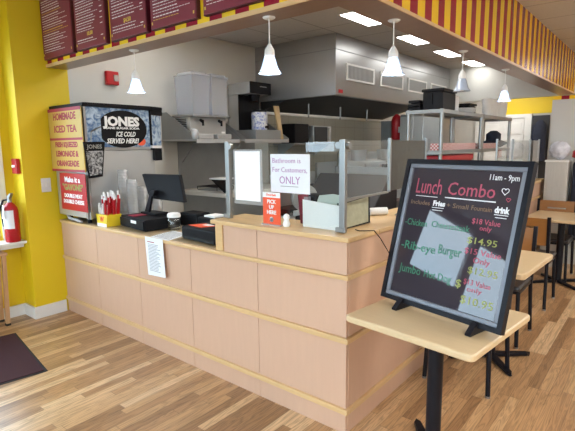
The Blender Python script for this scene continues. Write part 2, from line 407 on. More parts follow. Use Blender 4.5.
# soffit over the counter
SI = -0.16
struct('wall_soffit_front', B().box(LX, 0.015, 0.0, 0.155, SZ + .02, H), stripes('striped_paper_front', 0, 0.108, 0.10, STR_R, STR_Y))
struct('wall_soffit_side', B().box(SI, 0.030, 0.156, 6.2, SZ + .02, H).box(0.0151, 0.030, 0.0, 0.156, SZ + .02, H), stripes('striped_paper_side', 1, 0.100, 0.02, STR_R, STR_Y))
struct('trim_3', B().box(LX, 0.034, -0.008, 0.165, SZ, SZ + .0195).box(SI - .006, 0.034, 0.165, 6.2, SZ, SZ + .0195), M['brown'])
struct('trim_4', B().box(LX, 0.040, -0.016, -0.0085, SZ, SZ + .026).box(0.0345, 0.042, -0.016, 6.2, SZ, SZ + .019), M['maple'])
struct('wall_header', B().box(LX, 0.03, 6.25, 6.35, SZ, H), M['grey_wall'])

# outside : a pale street seen through the windows
struct('ground', B().box(-30, 30, -40, 25, -0.35, -0.12), M['outside'])
t = thing('street_building', 'pale two-storey building across the street', 'building', (-24, -6, -0.12))
B().box(-26, -22, -22, 6, -0.12, 3.2).build('wall', M['brickout'], t)
B().box(-26.2, -21.8, -22.2, 6.2, 3.2, 3.4).build('roof', M['steel_dark'], t)
for i in range(6):
    B().box(-21.99, -21.95, -20 + i * 4.2, -18.2 + i * 4.2, 1.0, 2.6).build('window', M['dark'], t)

# door and dark doorway at the far end
d = struct('door_1', B().box(-2.14, -1.24, 8.97, 9.03, 0, 2.03), M['white_trim'])
pan = B()
for cx in (-1.92, -1.46):
    for z0, z1 in ((0.15, 0.62), (0.72, 1.25), (1.35, 1.62), (1.70, 1.93)):
        pan.box(cx - .17, cx + .17, 8.955, 8.97, z0, z1)
pan.build('door_panel', M['white_trim'], d, bev=0.006)
B().cyl((-2.08, 8.97, 1.0), (-2.08, 8.91, 1.0), 0.02).build('door_handle', M['alu'], d)
struct('trim_5', B().box(-2.24, -2.145, 8.97, 9.04, 0, 2.12).box(-1.235, -1.10, 8.97, 9.04, 0, 2.12).box(-2.145, -1.235, 8.97, 9.04, 2.04, 2.12), M['white_trim'])
struct('dark_doorway', B().box(-1.09, -0.77, 9.0, 9.04, 0, 2.08), M['dark'])  # flat dark slab painted in place of the shaded opening
jk = thing('jacket', 'dark jacket hanging in the far doorway', 'jacket', (-0.90, 8.9, 1.3))
B().lathe((-0.90, 8.84, 0), [(.02, 1.98), (.06, 1.96), (.11, 1.88), (.125, 1.7), (.12, 1.4), (.13, 1.15), (.10, 1.13)], 16, True).build('jacket_body', M['navy'], jk, smooth=True)
B().cyl((-1.0, 8.82, 1.88), (-1.05, 8.80, 1.35), .035, .03).build('sleeve', M['navy'], jk, smooth=True)

# ------------------------------------------------------------------ service counter
PW = 0.62; e = 0.015
ct = thing('service_counter', 'long pink-beige laminate order counter with maple rails, turning a corner', 'counter', (0, 0, 0))
B().box(LX + .002, -0.03, 0.022, 0.10, 0, 0.848).box(-0.10, -0.021, 0.10, 4.70, 0, 1.043).box(-0.95, -0.10, 0.022, 0.10, 0.848, 1.043).build('carcass', M['dark'], ct)
g = 0.002
for k in range(5):
    x1 = -k * PW - g; x0 = -(k + 1) * PW + g
    if k == 4: x0 = LX + .003
    for z0, z1 in ((0.0, 0.115), (0.1455, 0.510), (0.541, 0.849)):
        B().box(x0, x1, 0, 0.02, z0, z1).build('panel', M['lam'], ct, bev=0.0015)
for x0, x1 in ((-PW + g, -g), (-0.905, -PW - g)):
    B().box(x0, x1, 0, 0.02, 0.875, 1.0445).build('panel', M['lam'], ct, bev=0.0015)
y = 0.022
for k in range(4):
    y0, y1 = 0.022 + k * 1.17, min(0.022 + (k + 1) * 1.17 - 0.004, 4.70)
    for z0, z1 in ((0.0, 0.115), (0.1455, 0.510), (0.541, 0.849), (0.875, 1.0445)):
        B().box(-0.02, 0, y0, y1, z0, z1).build('panel', M['lam'], ct, bev=0.0015)
for z0, z1 in ((0.1155, 0.145), (0.5105, 0.5405)):
    B().box(LX + .003, e, -e, 0.02, z0, z1).build('rail', M['maple'], ct, bev=0.003)
    B().box(-0.02, e, 0.0205, 4.70, z0, z1).build('rail', M['maple_y'], ct, bev=0.003)
B().box(-0.02, e, 0.0205, 4.70, 0.8495, 0.8745).build('rail', M['maple_y'], ct, bev=0.003)
B().box(-0.972, -0.908, -0.008, 0.10, 0.8750, 1.0445).build('end_post', M['maple'], ct, bev=0.003)
tp = thing('lower_countertop', 'lower maple-edged countertop holding the registers and soda machine', 'countertop', (-2, 0, 0.85))
B().box(LX + .003, e, -e, 0.020, 0.8495, 0.8745).build('front_edge', M['maple'], tp, bev=0.004)
B().box(LX + .003, -0.975, 0.0205, 0.62, 0.8495, 0.8745).build('top_surface', mat('worn_maple_top', (0.42, 0.30, 0.17), 0.35, noise=0.15, nscale=4, stretch=(1, 8, 1)), tp, bev=0.002)
rp = thing('raised_ledge', 'raised maple pick-up ledge wrapping the counter corner', 'countertop', (-0.5, 0, 1.045))
B().box(-1.005, 0.017, -0.018, 0.30, 1.045, 1.0702).build('front_ledge', M['maple'], rp, bev=0.004)
B().box(-0.30, 0.017, 0.3005, 4.70, 1.045, 1.0702).build('side_ledge', M['maple_y'], rp, bev=0.004)

# ------------------------------------------------------------------ menu boards
MENU = [(-3.08, -2.56, 'tall maroon menu board leftmost, against the yellow column', [], None),
        (-2.50, -2.06, 'maroon menu board second from the left with small gold price', [], (0.10, '10.00')),
        (-1.985, -1.55, 'maroon menu board third from the left with large gold price', [], (0.11, '$4.50')),
        (-1.495, -1.045, 'maroon menu board fourth from the left with gold bottom line', [], None),
        (-0.975, -0.53, 'maroon menu board rightmost, highest in view above the corner pendant', [], None)]
for i, (x0, x1, lab, _, price) in enumerate(MENU):
    zb = 2.288
    mb = thing('menu_board', lab, 'menu board', ((x0 + x1) / 2, -0.02, zb), 0, 'maroon menu boards on the striped soffit')
    B().box(x0, x1, -0.035, -0.0045, zb, 2.775).build('panel', M['maroon'], mb, bev=0.003)
    B().box(x0 - .006, x1 + .006, -0.029, -0.001, zb - .004, 2.778).build('edge', M['maroon_dk'], mb)
    L = B(); G = B(); rnd = random.Random(i + 3)
    z = 2.745; row = 0
    while z > zb + .03:
        if price and abs(z - (zb + price[0])) < 0.02: z -= .022; row += 1; continue
        x = x0 + .03; hh = .0055 if row % 2 == 0 else .003
        gold = (i == 0 and row in (12, 13, 5)) or (i == 3 and z < zb + .055)
        tgt = G if gold else L
        end = x0 + (x1 - x0) * rnd.uniform(0.55, 0.72)
        if row % 2: end = x1 - .03 - rnd.uniform(0, .15)
        while x < end:
            w = rnd.uniform(.012, .035); w = min(w, x1 - .02 - x)
            if w < .005: break
            tgt.box(x, x + w, -0.0365, -0.0353, z, z + hh); x += w + .007
        if row % 2 == 0 and i in (1, 2): L.box(x1 - .06, x1 - .028, -0.0365, -0.0353, z, z + hh)
        z -= .017 if row % 2 == 0 else .022; row += 1
    if price: G.text(price[1], .04, ((x0 + x1) / 2, -0.0358, zb + price[0] - .012), X, Z, -Y, 'CENTER', .0008)
    G.box(x0 + .012, x0 + .022, -.037, -.0353, zb + .025, zb + .042).box(x1 - .022, x1 - .012, -.037, -.0353, zb + .025, zb + .042)
    L.build('lettering', M['white'], mb); G.build('gold_lettering', M['goldtxt'], mb)

# ------------------------------------------------------------------ pendant lamps
def pendant(x, y, label, first=None):
    if first is not None: return dup(first, (x, y, SZ), 0, label, 'glass pendant lamps under the soffit')
    t = thing('pendant_lamp', label, 'lamp', (x, y, SZ), 0, 'glass pendant lamps under the soffit')
    B().lathe((x, y, SZ), [(.0, -.012), (.024, -.011), (.034, -.005), (.036, -.0005)], 24).build('canopy', M['white_trim'], t, smooth=True)
    B().cyl((x, y, SZ - .011), (x, y, SZ - .150), .0035, seg=8).build('cord', M['white_trim'], t)
    B().lathe((x, y, SZ - .185), [(.0, .045), (.008, .043), (.016, .03), (.027, .012), (.029, -.015), (.028, -.021), (.0, -.022)], 20).build('socket', M['white_trim'], t, smooth=True)
    pr = [(.027, -.207), (.032, -.218), (.037, -.235), (.042, -.255), (.050, -.278), (.066, -.300)]
    B().lathe((x, y, SZ), pr + [(r - .003, z) for r, z in reversed(pr)], 28).build('lamp_shade', M['shade'], t, smooth=True)
    B().lathe((x, y, SZ - .275), [(.0, -.027), (.015, -.023), (.021, -.008), (.020, .006), (.012, .026), (.010, .05)], 16).build('bulb', M['bulb'], t, smooth=True)
    return t
p0 = pendant(-1.88, 0.078, 'lit bell-shaped glass pendant beside the red fire strobe')
pendant(-0.565, 0.078, 'lit bell-shaped glass pendant in front of the hood corner', p0)
pendant(-0.075, 0.60, 'lit bell-shaped glass pendant in front of the hood vent grilles', p0)
p4 = pendant(-0.085, 1.78, 'dimmer white glass pendant above the shelf with stacked pans', p0)
pendant(-0.085, 2.97, 'lit bell-shaped glass pendant above the stacked foam cups', p0)
dim = M['white_trim']
for ch in p4.children:
    if ch.name.startswith('bulb'):
        ch.data = ch.data.copy(); ch.data.materials[0] = M['white']
for (x, y) in ((-1.88, .078), (-.565, .078), (-.075, .60), (-.085, 2.97)):
    ld = bpy.data.lights.new('pendant_glow', 'POINT'); ld.energy = 1.2; ld.color = (.8, .92, 1); ld.shadow_soft_size = .025
    lo = bpy.data.objects.new('pendant_glow', ld); COL.objects.link(lo); lo.location = (x, y, SZ - .312)
    lo['kind'] = 'structure'

# ------------------------------------------------------------------ ceiling light panels
CL = [((-1.30, 2.36), 'nearest bright square ceiling light panel left of the soffit'),
      ((-1.32, 3.62), 'second ceiling light panel from the camera over the kitchen'),
      ((-1.33, 4.77), 'third ceiling light panel from the camera over the kitchen'),
      ((-1.33, 5.88), 'farthest small ceiling light panel over the kitchen')]
CL += [((-1.33, 1.15), 'added fill light panel hidden behind the striped soffit'), ((-2.55, .80), 'narrow added fill light panel over the drinks shelf, behind the striped soffit'), ((-.62, 1.15), 'added fill light panel just inside the soffit corner')]  # extra unseen panels, added to brighten the kitchen
for (x, y), lab in CL:
    t = thing('ceiling_light', lab, 'ceiling light', (x, y, H), 0, 'recessed panels in the kitchen ceiling')
    hw = .30 if 1 < y < 1.5 else .115
    B().box(x - hw, x + hw, y - .29, y + .29, H - .006, H - .0005).build('frame', M['white_trim'], t)
    B().box(x - hw + .015, x + hw - .015, y - .275, y + .275, H - .010, H - .0062).build('diffuser', M['light'], t)

for (x, y), lab in (((-1.5, 7.9), 'added fill light panel in the far hallway'), ((1.4, 7.6), 'added fill light panel beyond the partition wall')):  # lamps added out of view to lift the dim hall and back wall
    t = thing('ceiling_light', lab, 'ceiling light', (x, y, H), 0, 'added fill panels in the far rooms')
    B().box(x - .31, x + .31, y - .61, y + .61, H - .006, H - .0005).build('frame', M['white_trim'], t)
    B().box(x - .28, x + .28, y - .58, y + .58, H - .010, H - .0062).build('diffuser', M['light'], t)

# ------------------------------------------------------------------ exhaust hood
HX = -1.84; HY0 = 2.67; HY1 = 6.2; HZ = 2.10
hd = thing('exhaust_hood', 'large stainless steel exhaust hood with four vent grilles', 'exhaust hood', (-2.5, 4.4, HZ))
B().box(LX + .002, HX, HY0, HY0 + .02, HZ, H - .002).build('side_panel', M['hood'], hd)
B().box(HX - .02, HX, HY0 + .0205, HY1, HZ, H - .002).build('front_panel', M['hood'], hd)
B().box(LX + .002, HX - .021, HY1 - .02, HY1, HZ, H - .002).build('side_panel', M['hood'], hd)
B().box(LX + .03, HX - .05, HY0 + .06, HY1 - .06, HZ + .12, HZ + .14).build('filter_plate', M['dark'], hd)
B().box(HX - .075, HX - .021, HY0 + .0205, HY1 - .021, HZ, HZ + .02).box(LX + .03, HX - .076, HY0 + .0205, HY0 + .075, HZ, HZ + .02).build('drip_edge', M['steel_dark'], hd)
B().box(HX + .0, HX + .006, HY0 - .004, HY1, H - .18, H - .172).box(LX + .002, HX + .006, HY0 - .006, HY0, H - .18, H - .172).build('seam', M['steel_dark'], hd)
for y0 in (2.89, 3.73, 4.57, 5.385):
    y1 = y0 + .67; z0, z1 = 2.285, 2.480
    f = B().box(HX, HX + .012, y0, y1, z0, z0 + .022).box(HX, HX + .012, y0, y1, z1 - .022, z1).box(HX, HX + .012, y0, y0 + .03, z0 + .022, z1 - .022).box(HX, HX + .012, y1 - .03, y1, z0 + .022, z1 - .022)
    gr = f.build('vent_grille', M['white_trim'], hd, bev=.002)
    B().box(HX + .0005, HX + .002, y0 + .03, y1 - .03, z0 + .022, z1 - .022).build('vent_back', M['steel_dark'], gr)
    s = B(); n = 20
    for k in range(n):
        yy = y0 + .04 + (y1 - y0 - .08) * k / (n - 1)
        s.box(HX + .0022, HX + .010, yy - .006, yy + .006, z0 + .023, z1 - .023)
    s.build('louvres', M['steel'], gr)
B().box(HX, HX + .003, 2.73, 2.82, 2.125, 2.165).build('red_label', M['red'], hd)
lp = B().box(-2.03, -1.93, 2.80, 6.10, HZ + .085, HZ + .119).build('hood_lamp', M['steel_dark'], hd)
B().box(-2.02, -1.94, 2.82, 6.08, HZ + .070, HZ + .0848).build('lamp_tube', mat('hood_tube', (1, 1, 1), .5, emit=(1, .96, .86), estr=9), lp)
B().prism([(LX + .012, 2.75, 1.98), (LX + .012, 2.75, HZ + .119), (-2.30, 2.75, HZ + .119), (-2.30, 2.75, HZ + .09)], (0, 3.4, 0)).build('filter_bank', M['dark'], hd)
B().box(LX + .007, LX + .05, 2.75, 6.15, 1.945, 1.9795).build('grease_trough', M['steel'], hd)
for yy in (3.3, 4.1, 4.9):
    B().cyl((-2.7, yy, HZ + .04), (-2.7, yy, HZ - .20), .012, seg=8).build('nozzle', M['steel_dark'], hd)

# ------------------------------------------------------------------ kitchen line along the wall
o = B().box(LX + .001, LX + .006, 2.9, 6.2, 0.92, 1.944).build('tiled_splashback', M['pinktile'])
tag(o, 'beige-olive panelled splashback on the wall under the hood', 'splashback')
o = B().box(LX + .001, LX + .009, 1.36, 2.62, 1.04, 1.58).build('steel_splashback', M['steel_dark'])
tag(o, 'dull steel splash sheet behind the white prep surface', 'splashback')

pt = thing('prep_table', 'stainless prep cabinet with white top behind the registers', 'prep table', (-2.72, 2.0, 0))
B().box(LX + .012, -2.36, 1.40, 2.62, 0.08, 0.985).build('cabinet', M['steel_dark'], pt, bev=.004)
B().box(LX + .012, -2.34, 1.385, 2.63, 0.986, 1.03).build('top', mat('white_cutting_surface', (0.72, 0.72, 0.68), .4, noise=.04), pt, bev=.004)
for x0, y0 in ((-3.05, 1.45), (-2.45, 1.45), (-3.05, 2.52), (-2.45, 2.52)):
    B().cyl((x0 + .03, y0 + .03, 0), (x0 + .03, y0 + .03, .079), .02).build('foot', M['black'], pt)
o = thing('wire_tool_tray', 'low dark wire tray on the white prep surface', 'tray', (-2.85, 1.6, 1.03))
b = B(); b.box(-2.95, -2.62, 1.50, 1.75, 1.0305, 1.045)
b.build('tray_base', M['steel_dark'], o, bev=.003)
b = B()
for k in range(7): b.cyl((-2.95 + k * .055, 1.50, 1.075), (-2.95 + k * .055, 1.75, 1.075), .004, seg=6)
for k in range(2): b.cyl((-2.95, 1.50 + k * .25, 1.075), (-2.62, 1.50 + k * .25, 1.075), .004, seg=6)
for p in ((-2.95, 1.5), (-2.62, 1.5), (-2.95, 1.75), (-2.62, 1.75)): b.cyl((*p, 1.04), (*p, 1.075), .004, seg=6)
b.build('wire_rack', M['black'], o)
o = thing('order_screen', 'dark angled order screen beside the guard post at left', 'screen', (-2.28, 1.5, 1.03))
B().prism([(-2.60, 1.40, 1.17), (-2.36, 1.36, 1.175), (-2.36, 1.42, .98 + .06), (-2.42, 1.42, 1.0315)], (0, .03, 0)).build('screen_housing', M['black'], o)
B().box(-2.58, -2.37, 1.36, 1.56, 1.177, 1.19).build('paper', M['paper'], o)

def wall_shelf(y0, y1, label, z=1.6, d=.58):
    t = thing('wall_shelf', label, 'shelf', (LX, (y0 + y1) / 2, z), 0, 'steel wall shelves with angled end plates')
    B().box(LX + .002, LX + d, y0, y1, z - .014, z).box(LX + d - .008, LX + d, y0, y1, z - .04, z - .0145).build('shelf_board', M['steel'], t)
    for yy in (y0, y1 - .006):
        B().prism([(LX + .002, yy, z + .0005), (LX + d, yy, z + .0005), (LX + d, yy, z + .014), (LX + .10, yy, z + .29), (LX + .002, yy, z + .29)], (0, .006, 0)).build('end_plate', M['steel_dark'], t)
    B().cyl((LX + .25, y0 + .25, z - .04), (LX + .02, y0 + .25, z - .25), .008, seg=8).build('bracket', M['steel_dark'], t)
    return t
wall_shelf(1.16, 1.77, 'steel wall shelf holding the twin-tank juice dispenser')
wall_shelf(1.86, 2.64, 'steel wall shelf holding the tea brewer')

# juice dispenser
jd = thing('juice_dispenser', 'stainless juice dispenser with two empty clear tanks', 'dispenser', (-2.78, 1.45, 1.6))
B().box(-2.93, -2.66, 1.20, 1.70, 1.635, 1.83).build('body', M['steel'], jd, bev=.006)
for k in range(9):
    B().box(-2.90, -2.72, 1.195, 1.199, 1.66 + k * .018, 1.669 + k * .018).build('louvre', M['dark'], jd)
B().box(-2.95, -2.60, 1.19, 1.72, 1.831, 1.855).build('deck', M['steel_dark'], jd, bev=.003)
for yy in (1.205, 1.465):
    tk = thing_part = B()
    z0, z1 = 1.856, 2.25
    x0, x1, ya, yb = -2.90, -2.61, yy, yy + .235
    T = .004
    tk.prism([(x0 + .015, ya + .012, z0), (x1 - .015, ya + .012, z0), (x1 - .015, yb - .012, z0), (x0 + .015, yb - .012, z0)], (0, 0, T))
    for (a, bq, c, dq) in (((x0 + .015, ya + .012), (x1 - .015, ya + .012), (x1, ya), (x0, ya)), ((x1 - .015, ya + .012), (x1 - .015, yb - .012), (x1, yb), (x1, ya)),
                          ((x1 - .015, yb - .012), (x0 + .015, yb - .012), (x0, yb), (x1, yb)), ((x0 + .015, yb - .012), (x0 + .015, ya + .012), (x0, ya), (x0, yb))):
        tk.quad((*a, z0), (*bq, z0), (*c, z1), (*dq, z1))
    tko = tk.build('tank', M['tank'], jd)
    B().prism([(x0 - .006, ya - .006, z1 + .001), (x1 + .006, ya - .006, z1 + .001), (x1 + .006, yb + .006, z1 + .001), (x0 - .006, yb + .006, z1 + .001)], (0, 0, .012)).prism(
        [(x0 + .02, ya + .02, z1 + .0135), (x1 - .02, ya + .02, z1 + .0135), (x1 - .02, yb - .02, z1 + .0135), (x0 + .02, yb - .02, z1 + .0135)], (0, 0, .025)).build('lid', M['tank'], tko, bev=.004)
    B().box(x0 + .03, x1 - .03, ya + .03, yb - .03, z0 + .006, z0 + .09).build('liquid_tray', M['tank'], tko)
    B().cyl((-2.64, yy + .115, 1.80), (-2.60, yy + .115, 1.78), .016).cyl((-2.60, yy + .115, 1.80), (-2.60, yy + .115, 1.74), .012).build('tap', M['black'], jd)
    B().box(-2.655, -2.55, yy + .01, yy + .215, 1.602, 1.655).build('drip_tray', M['steel'], jd, bev=.008)
B().box(-2.93, -2.66, 1.20, 1.70, 1.601, 1.634).build('plinth', M['steel_dark'], jd)
B().box(-2.6595, -2.657, 1.63, 1.68, 1.665, 1.685).build('label_plate', M['white'], jd)
o = B().lathe((-2.57, 1.12 + .06, 1.601), [(.0, 0), (.035, 0), (.045, .04), (.04, .09), (.03, .10), (.0, .11)], 14).build('crumpled_bag', M['cup'], smooth=True)
tag(o, 'small clear crumpled bag at the corner of the dispenser shelf', 'bag')
o.location = (.02, -.02, 0)

# tea brewer
tb = thing('tea_brewer', 'tall steel and black tea brewer on the wall shelf', 'brewer', (-2.85, 2.32, 1.6))
B().box(-3.07, -2.70, 2.14, 2.50, 2.14, 2.275).build('head', M['steel'], tb, bev=.006)
B().box(-2.6995, -2.685, 2.135, 2.505, 2.142, 2.28).build('control_face', M['black'], tb, bev=.004)
B().box(-3.07, -2.90, 2.14, 2.50, 1.715, 2.139).build('column', M['steel'], tb, bev=.004)
B().box(-2.899, -2.885, 2.14, 2.50, 1.715, 2.139).build('column_face', M['black'], tb)
B().box(-3.07, -2.58, 2.10, 2.56, 1.601, 1.714).build('base', M['steel_dark'], tb, bev=.005)
B().lathe((-2.78, 2.30, 0), [(.0, 2.06), (.05, 2.065), (.075, 2.138), (.0, 2.139)], 20).build('brew_funnel', M['black'], tb, smooth=True)
B().box(-2.684, -2.680, 2.30, 2.42, 2.225, 2.235).build('display', M['alu'], tb)
o = thing('tea_urn', 'small tea urn with blue and orange print under the brewer', 'urn', (-2.74, 2.34, 1.715))
B().lathe((-2.74, 2.34, 1.7155), [(.0, 0), (.095, 0), (.098, .02), (.098, .20), (.09, .215), (.0, .218)], 28).build('urn_body', M['can'], o, smooth=True)
B().lathe((-2.74, 2.34, 1.9345), [(.0, 0), (.093, 0), (.09, .02), (.02, .03), (.0, .03)], 24).build('lid', M['black'], o, smooth=True)
B().cyl((-2.64, 2.34, 1.75), (-2.60, 2.34, 1.75), .012).cyl((-2.60, 2.34, 1.765), (-2.60, 2.34, 1.72), .008).build('tap', M['black'], o)
o = B().prism([(-2.72, 2.575, 2.02), (-2.70, 2.645, 2.02), (-2.62, 2.632, 1.602), (-2.62, 2.575, 1.602)], (.022, 0, 0)).build('peel_board', wood('pale_peel_wood', (.50, .34, .16), .15, 5, (4, 4, 1)), bev=.002)
tag(o, 'pale wooden board leaning beside the tea brewer', 'wooden board')
bpy.context.view_layer.update()

# appliances under the hood
t = thing('griddle', 'wide flat steel griddle nearest of the cooking line under the hood', 'griddle', (-2.7, 3.4, 0))
B().box(LX + .012, -2.30, 2.92, 3.92, .10, .86).build('cabinet', M['steel_dark'], t, bev=.005)
B().box(LX + .012, -2.25, 2.90, 3.94, .861, .93).build('plate', M['black'], t, bev=.005)
B().box(LX + .012, LX + .04, 2.90, 3.94, .931, 1.12).build('splash_guard', M['steel'], t)
for k in range(4): B().cyl((-2.249, 3.05 + k * .24, .89), (-2.22, 3.05 + k * .24, .89), .022).build('knob', M['red'], t)
B().box(-3.0, -2.4, 2.98, 3.86, 0, .099).build('plinth', M['dark'], t)
t = thing('deep_fryer', 'stainless deep fryer between griddle and oven under the hood', 'fryer', (-2.7, 4.3, 0))
B().box(LX + .012, -2.30, 3.99, 4.55, .10, .92).build('cabinet', M['steel'], t, bev=.005)
B().box(LX + .012, LX + .05, 3.99, 4.55, .921, 1.25).build('flue', M['steel'], t)
for yy in (4.05, 4.30):
    bk = B().box(-2.85, -2.45, yy, yy + .2, .922, .99).build('basket', M['steel_dark'], t)
    B().tube([(-2.45, yy + .1, .985), (-2.25, yy + .1, 1.06)], .008).build('handle', M['black'], bk)
B().box(-3.0, -2.4, 4.02, 4.5, 0, .099).build('plinth', M['dark'], t)
t = thing('deck_oven', 'boxy stainless oven at the far end of the cooking line', 'oven', (-2.7, 5.1, 0))
B().box(LX + .012, -2.30, 4.62, 5.55, .12, 1.40).build('cabinet', M['steel'], t, bev=.006)
dd = B().box(-2.2995, -2.27, 4.68, 5.40, .75, 1.28).build('door', M['black'], t, bev=.004)
B().cyl((-2.24, 4.72, 1.24), (-2.24, 5.36, 1.24), .012).build('handle', M['alu'], dd)
B().box(-3.0, -2.4, 4.7, 5.5, 0, .119).build('plinth', M['dark'], t)
# microwave on its own wall shelf
sh = thing('microwave_shelf', 'narrow dark steel shelf on the tiled wall under the hood', 'shelf', (-2.9, 3.6, 1.54))
B().box(LX + .007, -2.72, 3.0, 4.05, 1.535, 1.552).build('shelf_board', M['steel_dark'], sh)
for yy in (3.1, 3.95): B().prism([(LX + .007, yy, 1.534), (-2.80, yy, 1.534), (LX + .007, yy, 1.36)], (0, .01, 0)).build('bracket', M['steel_dark'], sh)
t = thing('microwave', 'small steel microwave with dark window and bar handle', 'microwave', (-2.9, 3.75, 1.552))
B().box(-3.08, -2.78, 3.52, 3.98, 1.5525, 1.80).build('body', M['steel'], t, bev=.006)
dd = B().box(-2.779, -2.765, 3.54, 3.86, 1.57, 1.785).build('door', M['dark'], t, bev=.004)
B().cyl((-2.745, 3.87, 1.59), (-2.745, 3.87, 1.77), .009).cyl((-2.765, 3.87, 1.60), (-2.745, 3.87, 1.60), .006).cyl((-2.765, 3.87, 1.76), (-2.745, 3.87, 1.76), .006).build('handle', M['alu'], dd)
o = B().box(-3.05, -2.80, 3.12, 3.44, 1.5525, 1.82).build('toaster_box', M['black'], bev=.01)
tag(o, 'plain black box appliance left of the microwave', 'appliance')

# tall fridge and red cylinder at the far end of the kitchen
t = thing('refrigerator', 'tall grey steel refrigerator behind the pan shelving', 'refrigerator', (-1.95, 5.8, 0))
B().box(-2.45, -1.70, 5.62, 6.18, .08, 2.02).build('cabinet', M['steel_dark'], t, bev=.006)
dd = B().box(-2.44, -1.71, 5.585, 5.6195, .12, 1.98).build('door', M['steel'], t, bev=.006)
B().cyl((-1.80, 5.55, .9), (-1.80, 5.55, 1.4), .012).build('handle', M['alu'], dd)
B().box(-2.4, -1.75, 5.66, 6.15, 0, .079).build('plinth', M['dark'], t)
t = thing('fire_suppression_tank', 'red fire suppression tank on the wall left of the shelving', 'fire tank', (-2.7, 5.75, 1.6))
B().lathe((-2.58, 5.74, 1.60), [(.0, 0), (.07, .0), (.09, .03), (.09, .34), (.07, .40), (.03, .44), (.0, .45)], 24).build('tank', M['red'], t, smooth=True)
B().box(-2.51, -2.485, 5.66, 5.70, 1.72, 1.82).build('label_plate', M['white'], t)
B().box(-2.67, -2.49, 5.83, 5.86, 1.55, 1.97).box(-2.67, -2.49, 5.70, 5.83, 1.575, 1.595).build('bracket', M['steel_dark'], t)
B().box(-2.95, -2.55, 5.862, 5.90, 0, 1.94).build('post', M['steel_dark'], t)

# ------------------------------------------------------------------ prep line just behind the raised counter
t = thing('sandwich_station', 'low stainless sandwich station behind the glass guard', 'prep station', (-1.3, 1.6, 0))
B().box(-1.60, -0.80, 0.95, 2.20, .10, .84).build('cabinet', M['steel_dark'], t, bev=.005)
B().box(-1.63, -0.78, 0.93, 2.22, .841, .90).build('top', M['steel'], t, bev=.005)
B().box(-1.5, -0.9, 1.05, 2.1, 0, .099).build('plinth', M['dark'], t)
lid = B().prism([(-1.60, 1.65, .901), (-1.60, 2.18, .901), (-1.60, 2.18, 1.22), (-1.60, 2.02, 1.24)], (.80, 0, 0)).build('hood_lid', M['dark'], t, bev=.01)
B().box(-1.55, -.85, 2.225, 2.24, .90, 1.30).build('back_plate', M['steel_dark'], t)
for k, (nm, lab, cm) in enumerate((('food_pan', 'leftmost steel food pan set in the sandwich station', M['black']), ('food_pan', 'middle steel food pan set in the sandwich station', M['steel']), ('food_pan', 'rightmost steel food pan set in the sandwich station', M['steel_dark']))):
    o = B().box(-1.58 + k * .27, -1.36 + k * .27, 1.2, 1.5, .901, .96).build(nm, cm, bev=.006)
    tag(o, lab, 'pan', 'pans in the sandwich station')
t = thing('meat_slicer', 'rounded dark slicer seen through the front glass', 'slicer', (-1.0, 1.1, .9))
B().cyl((-1.10, 1.08, 1.10), (-1.06, 1.06, 1.10), .11, seg=28).build('blade', M['steel'], t, smooth=True)
B().box(-1.13, -.84, 1.00, 1.17, .9005, .955).build('base', M['black'], t, bev=.01)
B().box(-1.055, -.93, 1.02, 1.15, .956, 1.14).build('motor_housing', M['black'], t, bev=.03)
t = thing('fryer_dump_station', 'steel warming counter behind the side glass', 'prep station', (-1.3, 3.2, 0))
B().box(-1.95, -1.25, 2.75, 4.10, .0, .86).build('cabinet', M['steel_dark'], t, bev=.005)
B().box(-1.97, -1.23, 2.73, 4.12, .861, .90).build('top', M['steel'], t, bev=.004)
B().box(-1.90, -1.30, 2.9, 3.9, 1.30, 1.33).build('overshelf', M['steel'], t)
for yy in (2.93, 3.85): B().cyl((-1.6, yy, .90), (-1.6, yy, 1.30), .015).build('post', M['steel'], t)
for k, (xx, yy, s_) in enumerate(((-1.75, 3.05, .09), (-1.45, 3.3, .11), (-1.7, 3.6, .08))):
    o = B().lathe((xx, yy, 1.331), [(.0, 0), (s_, 0), (s_ * 1.1, .09), (s_ * 1.15, .13), (s_ * 1.05, .13), (s_ * .95, .01), (0, .01)], 20).build('steel_pot', M['steel_dark'], smooth=True)
    tag(o, ('left', 'front', 'rear')[k] + ' dull steel pot on the warming counter overshelf', 'pot', 'pots on the overshelf')

# ------------------------------------------------------------------ steel shelving with pans
def rack(y0, y1, label):
    x0, x1, zt = -.845, -.47, 1.85
    t = thing('steel_shelving', label, 'shelving', ((x0 + x1) / 2, (y0 + y1) / 2, 0), 0, 'steel shelving units along the inner counter')
    for z in (.35, .95, 1.46, 1.85):
        B().box(x0 + .02, x1 - .02, y0 + .02, y1 - .02, z - .012, z).box(x0, x1, y0, y0 + .02, z - .035, z - .0005).box(x0, x1, y1 - .02, y1, z - .035, z - .0005).box(x1 - .02, x1, y0 + .02, y1 - .02, z - .035, z - .0005).box(x0, x0 + .02, y0 + .02, y1 - .02, z - .035, z - .0005).build('shelf', M['steel_dark'], t)
    for xx in (x0 + .02, x1 - .02):
        for yy in (y0 + .02, y1 - .02):
            B().cyl((xx, yy, 0), (xx, yy, zt + .004), .019, seg=14).build('post', M['alu'], t, smooth=True)
    return t
rack(2.42, 3.64, 'near steel shelving unit carrying black pans on top')
rack(3.66, 4.86, 'far steel shelving unit carrying foam cup stacks on top')
def onshelf(o, *a): return tag(o, *a)
b = B()
for k in range(3): b.box(-.84 + k * .004, -.705 - k * .004, 2.44, 2.90, 1.852 + k * .034, 1.880 + k * .034)
onshelf(b.build('baking_pans', M['black'], bev=.006), 'low stack of black pans on the near end of the shelving', 'pans')
t = thing('black_crate', 'tall black plastic crate on the near shelving corner', 'crate', (-.60, 2.6, 1.85))
B().box(-.69, -.49, 2.45, 2.79, 1.852, 2.015).build('crate_body', M['black'], t, bev=.01)
